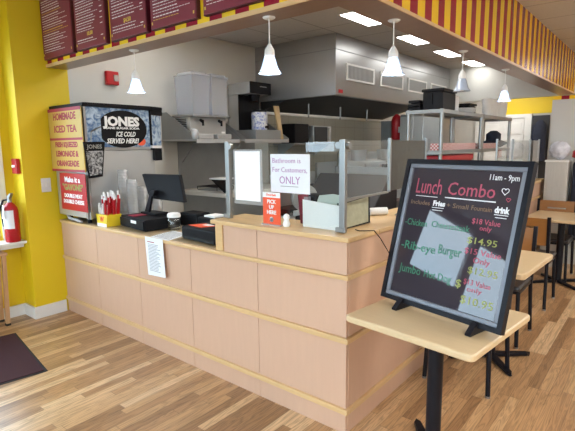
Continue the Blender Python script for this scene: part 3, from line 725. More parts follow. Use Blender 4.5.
B().box(-.70, -.48, 2.44, 2.80, 2.016, 2.045).build('lid', M['black'], t, bev=.008)
B().box(-.6, -.59, 2.436, 2.45, 1.9, 2.0).build('label', M['black'], t)
t = thing('paper_cup_stack', 'stack of white paper lids beside the black crate', 'cups', (-.56, 2.95, 1.85))
b = B()
for k in range(10): b.lathe((-.56, 2.92, 1.852 + k * .015), [(0, 0), (.052, 0), (.055, .012), (0, .013)], 20)
b.build('lids', M['white'], t, smooth=True)
t = thing('plate_stack', 'stack of white plates on the shelving', 'plates', (-.62, 3.35, 1.85))
b = B()
for k in range(4): b.lathe((-.62, 3.38, 1.852 + k * .012), [(0, 0), (.10, 0), (.14, .018), (.14, .021), (.1, .005), (0, .005)], 28)
b.build('plates', M['white'], t, smooth=True)
t = thing('black_bowl', 'black lidded tub between the plates and foam cups', 'tub', (-.70, 3.9, 1.85))
B().box(-.82, -.66, 3.72, 3.96, 1.852, 1.97).build('tub_body', M['black'], t, bev=.02)
B().box(-.83, -.65, 3.71, 3.97, 1.971, 1.99).build('lid', M['black'], t, bev=.006)
foam = mat('white_foam', (.80, .80, .79), .6, noise=.03)
j = 0
desc = ['front', 'second', 'third', 'fourth', 'fifth', 'sixth', 'seventh', 'rearmost']
for yy in (4.06, 4.18, 4.30, 4.42, 4.54, 4.66, 4.78):
    b = B()
    for k in range(9): b.lathe((-.57, yy, 1.852 + k * .011), [(0, 0), (.038, 0), (.05, .11), (.054, .115), (.05, .117), (0, .10)], 16)
    o = b.build('foam_cup_stack', foam, smooth=True)
    tag(o, desc[j] + ' stack of white foam cups from the camera, on the shelving', 'cups', 'white foam cup stacks'); j += 1
# lower shelf goods
t = thing('checked_liner_stack', 'stack of red and white checked basket liners', 'paper liners', (-.6, 3.0, 1.46))
B().box(-.62, -.50, 2.50, 3.50, 1.461, 1.53).build('liners', M['check'], t)
o = B().box(-.62, -.50, 3.78, 4.30, 1.461, 1.525).build('checked_liner_stack', M['check']); tag(o, 'far stack of red and white checked liners, on the farther shelving', 'paper liners')
o = B().lathe((-.60, 4.53, 1.461), [(0, .0), (.09, .01), (.16, .05), (.17, .07), (.09, .10), (.09, .18), (.04, .22), (0, .225)], 20).build('baseball_cap', M['navy'], smooth=True)
tag(o, 'black cap lying on the lower shelf below the foam cups', 'cap')
o = B().lathe((-.585, 3.57, 1.461), [(0, 0), (.035, 0), (.05, .06), (.045, .07), (0, .072)], 20).build('pink_tub', mat('pink_plastic', (.62, .42, .45), .5, noise=.05), smooth=True)
tag(o, 'small pink tub at the end of the checked liners', 'tub')
t = thing('red_basket', 'row of red plastic food baskets low on the shelving', 'basket', (-.6, 2.8, .95))
o = B().box(-.70, -.50, 2.47, 3.45, 1.35, 1.41); 
o.box(-.69, -.51, 2.48, 3.44, .951, 1.3499); o.build('basket_stack', M['red'], t, bev=.01)
t = thing('ladle', 'steel ladle and whisk hanging at the shelving corner', 'ladle', (-.47, 2.4, 1.83))
B().tube([(-.66, 2.412, 1.812), (-.66, 2.395, 1.50)], .004).lathe((-.66, 2.395, 1.445), [(0, 0), (.03, .012), (.045, .04), (.046, .055)], 16).build('ladle_body', M['alu'], t, smooth=True)
B().tube([(-.76, 2.412, 1.812), (-.76, 2.395, 1.54)], .004).lathe((-.76, 2.395, 1.49), [(0, 0), (.03, .012), (.045, .04), (.046, .055)], 16).build('ladle_body', M['alu'], t, smooth=True)

# ------------------------------------------------------------------ glass guards
gt = thing('front_glass_guard', 'clear glass guard on the front ledge carrying the handwritten notes', 'glass guard', (-.5, .1, 1.07))
for xx in (-.945, -.090):
    B().box(xx - .017, xx + .017, .085, .113, 1.0705, 1.555).build('post', M['alu'], gt, bev=.003)
    B().box(xx - .03, xx + .03, .07, .084, 1.075, 1.10).build('clamp', M['alu'], gt, bev=.003)
    B().cyl((xx + (.024 if xx < -.5 else -.024), .083, 1.525), (xx + (.024 if xx < -.5 else -.024), .105, 1.525), .018).build('clamp', M['alu'], gt, smooth=True)
B().box(-.926, -.109, .096, .102, 1.078, 1.545).build('glass_pane', M['guard'], gt)
gt = thing('side_glass_guard', 'row of clear glass panels along the side ledge', 'glass guard', (-.09, 2, 1.07))
prev = .10
for yy in (.60, 1.12, 2.82, 3.40, 4.18, 4.66):
    B().box(-.094, -.076, yy - .009, yy + .009, 1.245 if yy < 1 else 1.0705, 1.565).build('post', M['alu'], gt, bev=.002)
ed = [(.12, .589), (.612, 1.108), (2.83, 3.388), (3.412, 4.168), (4.192, 4.648)]
M['reflection_glass'] = glass_mat('olive_reflection_glass', (.30, .28, .20), .05, .02, (.05, .045, .03), .35)  # brown reflection on the second pane, put into the glass tint
for a, b_ in ed: B().box(-.088, -.082, a, b_, 1.25 if a < 1 else 1.078, 1.55).build('glass_pane', M['reflection_glass'] if .6 < a < 1 else M['guard'], gt)
B().box(-.09, -.08, .12, .589, 1.238, 1.2495).build('bottom_rail', M['alu'], gt)
B().cyl((-.072, .109, 1.525), (-.055, .109, 1.525), .018).build('clamp', M['alu'], gt)

# ------------------------------------------------------------------ papers on the guard and ledge
t = thing('handwritten_notice', 'white handwritten bathroom notice taped to the front glass', 'notice', (-.42, .09, 1.27))
B().box(-.585, -.300, .0925, .0945, 1.260, 1.480).build('sheet', M['paper'], t)
b = B(); fr = (X, Z, -Y)
for s_, sz, x, z, wd in (('Bathroom is', .040, -.572, 1.430, .205), ('For Customers,', .040, -.572, 1.378, .250), ('ONLY', .062, -.520, 1.312, .150)):
    B().text(s_, sz, (x, .0918, z), *fr, bold=-.0002, width=wd).build('writing_line', M['purple'], t)
B().box(-.51, -.38, .0915, .0922, 1.296, 1.299).build('underline', M['greytxt'], t)
t = thing('blank_sheet', 'bright blank white sheet in a clear sleeve on the front glass', 'sheet', (-.75, .09, 1.19))
B().box(-.893, -.650, .0925, .0950, 1.172, 1.506).build('sleeve', M['cup'], t)
B().box(-.878, -.668, .0905, .0922, 1.195, 1.496).build('sheet', mat('bright_white_paper', (.95, .95, .95), .5, noise=.01), t)
t = thing('pick_up_sign', 'orange standing sign reading PICK UP HERE', 'sign', (-.58, .05, 1.07))
B().box(-.613, -.480, .052, .055, 1.078, 1.262).build('panel', M['orange'], t)
B().box(-.613, -.480, .0505, .0518, 1.232, 1.262).build('white_header', M['white'], t)
B().box(-.618, -.475, .04, .075, 1.0705, 1.0778).build('base', M['tank'], t)
b = B()
for k, s_ in enumerate(('PICK', 'UP', 'HERE')): B().text(s_, .031, (-.547, .0512, 1.198 - k * .031), *fr, align='CENTER', bold=.0009).build('sign_word', M['white'], t)
b.ellipse((-.547, .0514, 1.106), X, Z, -Y, .014, .014, .0006, 16).box(-.557, -.537, .0508, .0514, 1.091, 1.112)
b.build('hand_symbol', M['white'], t)
B().text('Doordash', .018, (-.547, .0500, 1.242), *fr, align='CENTER', bold=.0004).build('header_lettering', M['orange'], t)
t = thing('figurine', 'small white figurine beside the orange sign', 'figurine', (-.46, .06, 1.07))
B().lathe((-.450, .07, 1.0705), [(0, 0), (.018, 0), (.022, .015), (.016, .035), (.014, .038), (.019, .05), (.017, .064), (.008, .072), (0, .074)], 16).build('figurine_body', M['white'], t, smooth=True)
t = thing('paper_tray', 'white paper pad and green clipboard standing behind the glass', 'paper holder', (-.26, .16, 1.07))
B().box(-.375, -.345, .135, .16, 1.0705, 1.24).box(-.3449, -.14, .150, .16, 1.0705, 1.20).build('holder', M['tank'], t)
B().prism([(-.375, .125, 1.0705), (-.125, .125, 1.0705), (-.135, .130, 1.205), (-.380, .130, 1.225)], (0, .004, 0)).build('paper_pad', M['white'], t)
B().prism([(-.31, .165, 1.20), (-.12, .165, 1.20), (-.13, .165, 1.255), (-.20, .165, 1.262), (-.29, .165, 1.25)], (0, .006, 0)).build('clipboard', mat('pale_green_plastic', (.50, .55, .48), .5, noise=.05), t)
o = B().prism([(-.33, .20, 1.0705), (-.40, .20, 1.0705), (-.42, .20, 1.24), (-.35, .20, 1.25)], (0, .01, 0)).build('maroon_folder', M['maroon'])
tag(o, 'maroon folder standing behind the white paper pad', 'folder'); o.location = (-.05, .0, 0)
t = thing('framed_card', 'black framed card leaning on the side ledge', 'framed card', (-.13, .33, 1.07))
B().prism([(-.13, .165, 1.0705), (-.13, .460, 1.0705), (-.16, .50, 1.235), (-.16, .165, 1.215)], (-.012, 0, 0)).build('frame', M['black'], t)
B().prism([(-.1295, .17, 1.078), (-.1295, .435, 1.08), (-.1565, .478, 1.222), (-.1565, .17, 1.205)], (.001, 0, 0)).build('card', mat('olive_card', (.36, .36, .25), .4, noise=.3, nscale=30), t)
B().prism([(-.1565, .17, 1.210), (-.1565, .486, 1.229), (-.1575, .49, 1.236), (-.1575, .17, 1.217)], (.006, 0, 0)).build('frame_edge', M['alu'], t)
t = thing('receipt_roll', 'white paper roll on the side ledge beside the framed card', 'paper roll', (-.2, .72, 1.07))
B().cyl((-.27, .70, 1.0955), (-.20, .80, 1.0955), .025, seg=20).build('roll', M['white'], t, smooth=True)
B().tube([(-.14, .80, 1.0715), (-.11, .86, 1.11), (-.09, .84, 1.09), (-.10, .80, 1.075)], .004, 6).build('wire_stand', M['alu'], t)
t = thing('glass_ashtray', 'small clear dish on the side ledge', 'dish', (-.1, .62, 1.07))
B().lathe((-.03, .70, 1.0705), [(0, 0), (.03, 0), (.035, .015), (.031, .015), (.028, .004), (0, .004)], 20).build('dish', M['cup'], t, smooth=True)
# cable over the corner
pts = [(-.075, .20, 1.0735), (-.04, .18, 1.0735), (-.01, .20, 1.0735), (.018, .24, 1.072), (.024, .30, 1.02), (.026, .36, .96), (.020, .43, .90), (.021, .47, .876)]
o = B().tube(pts, .0025, 6).build('power_cord', M['black']); tag(o, 'thin dark cord draped over the raised ledge corner', 'cord')

# ------------------------------------------------------------------ soda fountain
sf = thing('soda_fountain', 'tall soda fountain with ice-blue front at the left counter end', 'soda machine', (-2.8, .3, .875))
C0 = .8752
B().box(-3.085, -2.535, -.012, .66, .93, 1.50).build('cabinet', M['steel'], sf, bev=.004)
B().box(-3.085, -2.53, -.012, .62, 1.501, 1.86).build('head', M['steel'], sf, bev=.006)
B().prism([(-2.5295, .0, 1.53), (-2.5295, .595, 1.53), (-2.5295, .595, 1.855), (-2.5295, .0, 1.86)], (.03, 0, 0)).build('ice_panel', M['ice'], sf)
B().prism([(-2.5295, -.02, .93), (-2.5295, -.001, .93), (-2.5295, -.001, 1.86), (-2.5295, -.02, 1.86)], (.03, 0, 0)).build('corner_post', M['alu'], sf)
B().prism([(-3.085, -.03, 1.861), (-2.485, -.03, 1.861), (-2.47, 0, 1.861), (-2.47, .62, 1.861), (-2.52, .76, 1.861), (-3.085, .76, 1.861)], (0, 0, .03)).build('top_cap', M['black'], sf, bev=.004)
b = B(); b.prism([(-2.49, .61, 1.54), (-2.545, .75, 1.54), (-3.08, .75, 1.54), (-3.08, .63, 1.54)], (0, 0, .275)).build('chamfer_panel', M['ice'], sf)
B().prism([(-2.48, .60, 1.8155), (-2.53, .765, 1.8155), (-3.08, .765, 1.8155), (-3.08, .63, 1.8155)], (0, 0, .045)).prism([(-2.485, .598, 1.54), (-2.48, .609, 1.54), (-2.60, .609, 1.54), (-2.60, .598, 1.54)], (0, 0, .32)).build('corner_cap', M['black'], sf, bev=.004)
B().prism([(-2.49, .61, 1.515), (-2.545, .75, 1.515), (-3.08, .75, 1.515), (-3.08, .63, 1.515)], (0, 0, .024)).build('white_strip', M['white'], sf)
B().prism([(-2.50, .64, 1.40), (-2.53, .74, 1.40), (-2.60, .78, 1.42), (-2.60, .64, 1.42)], (0, 0, .11)).build('dispense_head', M['black'], sf)
for xx in (-3.0, -2.66):
    for yy in (.05, .55): B().cyl((xx, yy, C0), (xx, yy, .9295), .018).build('foot', M['black'], sf)
b = B().tube([(-2.70, -.008, .892), (-2.78, -.01, .90), (-2.92, -.005, .905), (-2.98, .01, .93)], .012, 8); b.build('drain_hose', mat('grey_hose', (.4, .4, .42), .5, noise=.05), sf, smooth=True)
B().box(-2.560, -2.530, -.03, -.013, .93, 1.30).build('side_strip', M['alu'], sf)
# oval brand sign
pr = B(); n_ = X
os_ = B().ellipse((-2.4975, .325, 1.683), Y, Z, X, .235, .160, .006, 48, cut=-.20).build('oval_sign', M['black'], sf)
b = B(); fr2 = (Y, Z, X)
for s_, sz, y_, z, bo, wd in (('JONES', .105, .318, 1.712, .0055, .35), ('CANE SUGAR SODA', .026, .318, 1.682, .0008, .33), ('ICE COLD', .058, .345, 1.620, .0014, .19), ('SERVED HERE!', .058, .315, 1.562, .0014, .31)):
    B().text(s_, sz, (-2.4905, y_, z), *fr2, align='CENTER', bold=bo, width=wd, shear=.3 if z < 1.65 else 0).build('sign_line', M['white'], os_)
B().ellipse((-2.4978, .50, 1.575), Y, Z, X, .045, .035, .004, 20).build('orange_fruit_print', M['orange'], sf)
# cup shaped brand sign
cs = B().prism([(-2.4965, -.045, 1.575), (-2.4965, .145, 1.575), (-2.4965, .105, 1.285), (-2.4965, -.018, 1.275)], (.006, 0, 0)).build('cup_sign', M['black'], sf)
B().prism([(-2.490, -.028, 1.50), (-2.490, .125, 1.50), (-2.490, .095, 1.305), (-2.490, -.006, 1.297)], (.0012, 0, 0)).build('picture', M['bw'], cs)
b = B().text('JONES', .046, (-2.4896, .050, 1.520), *fr2, align='CENTER', bold=.0012).tube([(-2.488, .02, 1.575), (-2.488, .03, 1.66), (-2.488, .115, 1.70)], .005, 6)
b.build('sign_lettering', M['alu'], cs)
# side posters
ys = B().box(-3.085, -2.500, -.042, -.034, 1.325, 1.862).build('yellow_poster', M['signyellow'], sf)
B().box(-3.085, -2.500, -.0430, -.0421, 1.835, 1.862).box(-3.085, -2.500, -.0430, -.0421, 1.592, 1.612).box(-3.085, -2.500, -.0430, -.0421, 1.325, 1.345).build('red_bands', M['redtxt'], ys)
b = B(); cx = -2.79
for s_, z, sz in (('HOMEMADE', 1.765, .082), ('ICED TEA', 1.660, .082), ('FRESH SQUEEZED', 1.535, .060), ('LEMONADE &', 1.455, .068), ('ORANGEADE', 1.372, .068)):
    B().text(s_, sz, (cx, -.0428, z), *fr, align='CENTER', bold=.0026, width=.40).build('poster_line', M['redtxt'], ys)
rs = B().box(-2.965, -2.515, -.040, -.034, .99, 1.312).build('red_poster', M['red'], sf)
for s_, sz, z, wd in (('Make it a', .066, 1.235, .27), ('DOUBLE MEAT', .046, 1.100, .32), ('DOUBLE CHEESE', .046, 1.050, .36)):
    B().text(s_, sz, (-2.74, -.041, z), *fr, align='CENTER', bold=.0016, width=wd).build('poster_line', M['white'], rs)
B().text('"GAVONE"', .075, (-2.74, -.041, 1.165), *fr, align='CENTER', bold=.0022).build('yellow_lettering', M['yellowchalk'], rs)

# ------------------------------------------------------------------ things on the lower counter
t = thing('straw_box', 'yellow and white box full of paper-wrapped and red straws', 'straw box', (-2.37, .1, .875))
B().prism([(-2.475, .02, C0), (-2.335, .02, C0), (-2.315, .02, .975), (-2.495, .02, .975)], (0, .13, 0)).build('box', mat('bright_yellow_card', (.80, .60, .03), .4, noise=.03), t)
B().prism([(-2.477, .0185, C0), (-2.334, .0185, C0), (-2.328, .0185, .902), (-2.484, .0185, .902)], (0, .001, 0)).build('white_band', M['white'], t)
B().text('W', .06, (-2.40, .018, .918), *fr, align='CENTER', bold=.002).build('lettering', M['orange'], t)
rnd = random.Random(5)
for k in range(16):
    x = -2.475 + rnd.uniform(0, .09); y = rnd.uniform(.03, .13)
    B().tube([(x, y, .93), (x - rnd.uniform(-.01, .03), y, rnd.uniform(1.03, 1.07))], .007, 6).build('wrapped_straw', M['white'], t)
for k in range(34):
    x = -2.42 + rnd.uniform(0, .085); y = rnd.uniform(.03, .14); h = rnd.uniform(1.07, 1.14); xx = x + .02 + (x + 2.36) * .5 + rnd.uniform(-.008, .008)
    s_ = B().tube([(x, y, .93), (xx, y, h)], .0075, 6).build('red_straw', M['red'], t)
    B().tube([(xx, y, h + .0003), (xx - .003, y, h + .035)], .0085, 6).build('straw_tip', M['white'], s_)
def cup_stack(x, y, h, label, first=False):
    b = B(); z = C0; n = int(h / .013)
    prof = [(0.038, 0)]
    for k in range(n): prof += [(.043, .10 + k * .013), (.047, .104 + k * .013), (.044, .109 + k * .013)]
    prof += [(.040, .10 + n * .013 + .01), (0, .10 + n * .013 + .012)]
    b.lathe((x, y, z), prof, 20)
    o = b.build('plastic_cup_stack', M['cup'], smooth=True)
    tag(o, label, 'cups', 'clear cup stacks beside the register'); return o
cup_stack(-2.44, .26, .36, 'tallest leftmost stack of clear plastic cups')
cup_stack(-2.325, .27, .28, 'middle stack of clear plastic cups beside the register')
cup_stack(-2.345, .385, .22, 'shortest stack of clear plastic cups just left of the register screen')
cup_stack(-2.30, .50, .22, 'stack of clear plastic cups half hidden by the register screen')

def in_frame(x, y, z, a):
    return Matrix.Translation((x, y, z)) @ Matrix.Rotation(a, 4, 'Z')
cdw = thing('cash_drawer', 'black cash drawer under the register screen', 'cash drawer', (-2.065, .20, C0), -.12)
def LB(t, f, name, m, **k):
    """build a part in the thing's local frame"""
    b = B(); f(b)
    mm = Matrix.Translation(t.location) @ t.rotation_euler.to_matrix().to_4x4()
    bmesh.ops.transform(b.bm, matrix=mm, verts=b.bm.verts)
    return b.build(name, m, t, **k)
LB(cdw, lambda b: b.box(-.21, .21, -.10, .21, .006, .095), 'drawer_box', M['black'], bev=.004)
LB(cdw, lambda b: b.box(-.205, .205, -.112, -.1005, .014, .083), 'drawer_front', M['black'], bev=.003)
LB(cdw, lambda b: b.box(.0, .09, -.115, -.1125, .055, .078), 'label_plate', M['white'])
for xx in (-.18, .17):
    for yy in (-.07, .17): LB(cdw, lambda b: b.cyl((xx, yy, 0), (xx, yy, .0058), .012), 'foot', M['rubber'])
o = B().prism([(-2.20, .14, .9725), (-2.10, .13, .9725), (-2.08, .24, .9725), (-2.18, .25, .9725)], (0, 0, .004)).build('red_flyer', M['redtxt']); tag(o, 'small red and white flyer lying on the cash drawer', 'flyer')
pos = thing('register_screen', 'black register touchscreen on an angled stand', 'register screen', (-2.03, .36, .972), .0)
B().box(-2.19, -1.98, .25, .38, .9725, .992).build('base', M['black'], pos, bev=.006)
B().prism([(-2.15, .262, .9925), (-2.085, .262, .9925), (-2.02, .262, 1.16), (-2.055, .262, 1.17)], (0, .02, 0)).prism([(-2.055, .262, 1.13), (-2.02, .262, 1.13), (-1.99, .262, 1.175), (-2.04, .262, 1.18)], (0, .045, 0)).build('stand', M['blackmetal'], pos, bev=.005)
B().prism([(-2.23, .31, 1.300), (-1.83, .39, 1.300), (-1.74, .36, 1.085), (-2.11, .29, 1.105)], (.004, .028, .004)).build('screen', M['black'], pos, bev=.005)
o = B().box(-1.93, -1.71, .45, .60, C0, .985).build('card_terminal', M['black'], bev=.01); tag(o, 'low black box on the counter behind the glass jar', 'terminal')
t = thing('glass_jar', 'clear glass tip jar with white lid', 'jar', (-1.80, .29, C0))
B().lathe((-1.762, .27, C0), [(0, 0), (.05, 0), (.055, .01), (.055, .085), (.045, .105), (.042, .105), (.051, .083), (.051, .012), (0, .008)], 24).build('jar_body', M['guard'], t, smooth=True)
B().lathe((-1.762, .27, C0 + .106), [(0, 0), (.050, 0), (.053, .008), (.050, .028), (.03, .036), (0, .037)], 24).build('lid', M['white'], t, smooth=True)
t = thing('laminated_sheet', 'printed sheet lying flat on the counter beside the register', 'sheet', (-1.6, .12, C0))
B().prism([(-1.69, .0, C0), (-1.46, -.012, C0), (-1.54, .235, C0), (-1.76, .25, C0)], (0, 0, .0015)).build('sheet', M['paper'], t)
b = B()
for k in range(8): b.prism([(-1.68 - k * .008, .025 + k * .026, .8768), (-1.49 - k * .010, .018 + k * .026, .8768), (-1.492 - k * .010, .026 + k * .026, .8768), (-1.682 - k * .008, .033 + k * .026, .8768)], (0, 0, .0004))
b.build('print_lines', M['greytxt'], t)
t = thing('hanging_notice', 'white printed notice hanging down the counter front', 'notice', (-1.62, -.02, .6))
B().prism([(-1.735, -.017, .8775), (-1.520, -.017, .8775), (-1.490, -.028, .605), (-1.700, -.028, .595)], (0, -.0012, 0)).build('sheet', M['paper'], t)
b = B(); rnd = random.Random(9)
for k in range(19):
    z = .825 - k * .0107; q = -.0187 - (.8775 - z) * .0405; w = rnd.uniform(.10, .155); sh = (.8775 - z) * .12
    b.box(-1.705 + sh, -1.705 + sh + w, q - .0006, q - .0001, z, z + .0035)
b.build('print_lines', M['greytxt'], t)
B().box(-1.705, -1.62, -.0202, -.0192, .840, .846).build('red_heading', M['redtxt'], t)
t = thing('receipt_printer', 'black drawer unit with red leaflet at the end of the lower counter', 'printer', (-1.25, .2, C0), -.07)
LB(t, lambda b: b.box(-.19, .20, -.12, .16, .004, .095), 'housing', M['black'], bev=.012, seg=3)
LB(t, lambda b: b.box(-.17, .19, -.126, -.1205, .012, .03), 'base_lip', M['rubber'])
o = B().prism([(-1.42, .14, .9705), (-1.26, .12, .9705), (-1.22, .22, .9705), (-1.36, .25, .9705)], (0, 0, .003)).build('leaflet', M['orange']); tag(o, 'red and white leaflet on top of the black drawer unit', 'leaflet')
o = B().prism([(-1.33, .19, .9738), (-1.25, .18, .9738), (-1.23, .22, .9738), (-1.32, .235, .9738)], (0, 0, .001)).build('receipt', M['white']); tag(o, 'small white receipt lying on the red leaflet', 'receipt')
t = thing('black_box_terminal', 'second black terminal behind the drawer unit', 'terminal', (-1.62, .52, C0))
B().box(-1.66, -1.32, .42, .61, C0, .975).build('housing', M['black'], t, bev=.01)
B().box(-1.60, -1.48, .44, .56, .9755, .990).build('top_paper', M['white'], t)

# ------------------------------------------------------------------ wall items on the left
t = thing('fire_strobe', 'red fire alarm strobe on the grey kitchen wall', 'fire alarm', (LX, .595, 2.19))
B().box(LX + .001, LX + .045, .53, .66, 2.13, 2.26).build('housing', M['red'], t, bev=.008)
B().box(LX + .0455, LX + .06, .60, .645, 2.165, 2.225).build('lens', M['cup'], t)
B().cyl((LX + .046, .62, 2.195), (LX + .055, .62, 2.195), .02).build('speaker', M['white'], t)
t = thing('fire_alarm_pull', 'red fire alarm pull station on the yellow column edge', 'fire alarm', (-3.18, -.30, 1.37))
B().box(-3.235, -3.135, -.325, -.291, 1.31, 1.44).build('housing', M['red'], t, bev=.006)
B().box(-3.215, -3.155, -.332, -.3255, 1.365, 1.385).build('handle', M['white'], t)
t = thing('light_switch', 'white double light switch plate on the yellow column', 'light switch', (LX, -.105, 1.2))
B().box(LX + .0005, LX + .007, -.148, -.065, 1.138, 1.262).build('plate', M['white_trim'], t, bev=.003)
B().box(LX + .0072, LX + .012, -.113, -.10, 1.185, 1.215).build('toggle', M['white'], t)
fx, fy = -3.190, -.385
t = thing('fire_extinguisher', 'red fire extinguisher standing on the white window sill', 'fire extinguisher', (fx, fy, .72))
B().lathe((fx, fy, .7205), [(0, 0), (.055, 0), (.060, .01), (.060, .27), (.055, .30), (.035, .33), (.02, .345), (0, .346)], 28).build('cylinder', M['red'], t, smooth=True)
B().lathe((fx, fy, 1.067), [(0, 0), (.018, 0), (.018, .03), (0, .031)], 12).build('valve', M['alu'], t)
B().prism([(fx - .02, fy - .012, 1.099), (fx + .02, fy - .012, 1.099), (fx + .06, fy - .012, 1.14), (fx + .055, fy - .012, 1.15), (fx - .02, fy - .012, 1.118)], (0, .024, 0)).build('handle', M['alu'], t)
B().tube([(fx - .02, fy, 1.09), (fx - .06, fy - .03, 1.08), (fx - .075, fy - .05, 1.02), (fx - .07, fy - .04, .85)], .009, 8).build('hose', M['black'], t, smooth=True)
b = B()
seg = 10; rr = .0608
for k in range(seg):
    a0 = math.radians(-110 + k * 11); a1 = math.radians(-110 + (k + 1) * 11)
    b.quad((fx + rr * math.cos(a0), fy + rr * math.sin(a0), .84), (fx + rr * math.cos(a1), fy + rr * math.sin(a1), .84), (fx + rr * math.cos(a1), fy + rr * math.sin(a1), 1.0), (fx + rr * math.cos(a0), fy + rr * math.sin(a0), 1.0))
b.build('label_plate', M['paper'], t)
t = thing('inspection_tag', 'white inspection tag hanging from the fire extinguisher neck', 'tag', (fx, fy, 1.0))
B().prism([(fx - .01, fy - .068, .93), (fx + .04, fy - .066, .93), (fx + .035, fy - .06, 1.04), (fx, fy - .06, 1.05)], (0, -.0015, 0)).build('card', M['white'], t)

# small wooden table by the window
t = thing('side_table', 'small wooden table with slim slanted legs by the window', 'table', (-3.1, -.9, 0))
lw_ = wood('pale_leg_wood', (.52, .30, .15), .15, 6, (8, 8, 1))
lx = -3.135
for (x, y) in ((lx, -.515), (lx, -1.32), (-3.28, -.515), (-3.28, -1.32)):
    lg = B().prism([(x - .015, y - .015, .02), (x + .015, y - .015, .02), (x + .015, y + .015, .02), (x - .015, y + .015, .02)], (0, .02 if y > -1 else -.02, .60)).build('leg', lw_, t)
    B().box(x - .018, x + .018, y - .018, y + .018, 0, .0195).build('foot', M['rubber'], lg)
for x in (lx, -3.28): B().box(x - .01, x + .01, -1.285, -.545, .16, .185).build('stretcher', lw_, t)
B().box(-3.30, lx + .025, -1.40, -.47, .621, .645).build('top', lw_, t, bev=.004)

# door mat
t = thing('door_mat', 'dark maroon carpet mat with black rubber edge', 'mat', (-2.5, -.9, 0))
B().prism([(-1.995, -.675, .001), (-2.895, -.545, .001), (-3.10, -1.75, .001), (-2.20, -1.88, .001)], (0, 0, .003)).build('rubber_edge', M['rubber'], t)
B().prism([(-2.018, -.692, .0042), (-2.880, -.565, .0042), (-3.078, -1.73, .0042), (-2.215, -1.86, .0042)], (0, 0, .006)).build('carpet', M['matt'], t)

# ------------------------------------------------------------------ dining tables
def table(cx, cy, rot, sx, sy, label, thick=.032, bevel=.010):
    t = thing('cafe_table', label, 'table', (cx, cy, 0), rot, 'maple-topped tables along the counter side')
    rr = .028; pts = []
    for (qx, qy, a0) in ((1, 1, 0), (-1, 1, 90), (-1, -1, 180), (1, -1, 270)):
        for k in range(6):
            an = math.radians(a0 + k * 18)
            pts.append((qx * (sx / 2 - rr) + rr * math.cos(an), qy * (sy / 2 - rr) + rr * math.sin(an), .740 - thick))
    LB(t, lambda b: b.prism(pts, (0, 0, thick)), 'tabletop', M['tabletop'], bev=bevel, seg=4)
    LB(t, lambda b: b.cyl((0, 0, .03), (0, 0, .700), .036, seg=24), 'pedestal', M['blackmetal'], smooth=True)
    LB(t, lambda b: b.box(-.14, .14, -.14, .14, .700, .7075), 'mounting_plate', M['blackmetal'])
    for k in range(4):
        a = PI / 4 + k * PI / 2; c, s_ = math.cos(a), math.sin(a); u = Vector((c, s_, 0)); v = Vector((-s_, c, 0))
        def ft(b):
            b.prism([u * .03 + v * .028 + Z * .012, u * .27 + v * .018 + Z * .004, u * .30 + Z * .004, u * .27 - v * .018 + Z * .004, u * .03 - v * .028 + Z * .012], (0, 0, .022))
            b.prism([u * .25 - v * .012, u * .29 - v * .012, u * .29 + v * .012, u * .25 + v * .012], (0, 0, .005))
        LB(t, ft, 'base_foot', M['blackmetal'], bev=.002)
    return t
table(.433, .100, -.115, .62, .615, 'near square maple café table holding the chalkboard sign')
table(.325, 1.42, -.05, .575, .70, 'middle maple café table just behind the chalkboard sign', .04)
table(.37, 3.75, -.03, .62, .68, 'far maple café table near the partition wall')

# ------------------------------------------------------------------ chairs (front faces local +Y)
def chair(name_label, loc, rot):
    t = thing('dining_chair', name_label, 'chair', (0, 0, 0), 0, 'black metal chairs with honey wood backs')
    B().box(-.20, .20, -.19, .21, .435, .475).build('seat', M['blacksoft'], t, bev=.018, seg=3)
    fr_ = B()
    for s_ in (-1, 1): fr_.box(s_ * .185 - .011, s_ * .185 + .011, -.19, .19, .412, .4345)
    fr_.box(-.185, .185, -.20, -.178, .412, .4345).box(-.185, .185, .168, .19, .412, .4345)
    fr_.build('seat_frame', M['blackmetal'], t)
    for s_ in (-1, 1):
        l = B().cyl((s_ * .185, .178, .43), (s_ * .20, .20, .012), .0145, seg=10).build('leg', M['blackmetal'], t, smooth=True)
        B().cyl((s_ * .20, .20, 0), (s_ * .20, .20, .013), .016, seg=10).build('glide', M['alu'], l)
        l = B().tube([(s_ * .20, -.235, .012), (s_ * .19, -.195, .43)], .0145, 10).build('leg', M['blackmetal'], t, smooth=True)
        B().cyl((s_ * .20, -.237, 0), (s_ * .20, -.237, .013), .016, seg=10).build('glide', M['alu'], l)
        B().prism([(s_ * .192 - .014, -.208, .43), (s_ * .192 + .014, -.208, .43), (s_ * .192 + .014, -.180, .43), (s_ * .192 - .014, -.180, .43)], (0, -.055, .435)).build('back_post', M['blackmetal'], t)
    def yb(z): return -.205 - (z - .43) / .435 * .055 + .006
    b = B()
    def slab(x0, x1, z0, z1):
        b.prism([(x0, yb(z0), z0), (x1, yb(z0), z0), (x1, yb(z1), z1), (x0, yb(z1), z1)], (0, .014, 0))
    slab(-.178, -.095, .60, .850); slab(.095, .178, .60, .850)
    for z0, z1 in ((.60, .655), (.672, .705), (.722, .755), (.772, .850)): slab(-.095, .095, z0, z1)
    pts = [(-.178 + .356 * k / 8, yb(.85), .8501 + .02 * (2 * k / 8 - 1) ** 2) for k in range(9)]
    b.prism([(-.178, yb(.85), .8501)] + pts + [(.178, yb(.85), .8501)], (0, .014, 0)) if False else None
    b.build('backrest', M['chairwood'], t)
    t.location = loc; t.rotation_euler = (0, 0, rot)
    return t
c0 = chair('chair tucked behind the near table, legs seen below its top', (.275, 1.03 - .0, 0), 0)
c0.location = (.28, .84 + .20, 0); c0.rotation_euler = (0, 0, PI)
dup(c0, (0.240, 1.88, 0), PI, 'chair at the far side of the middle table, back facing the camera')
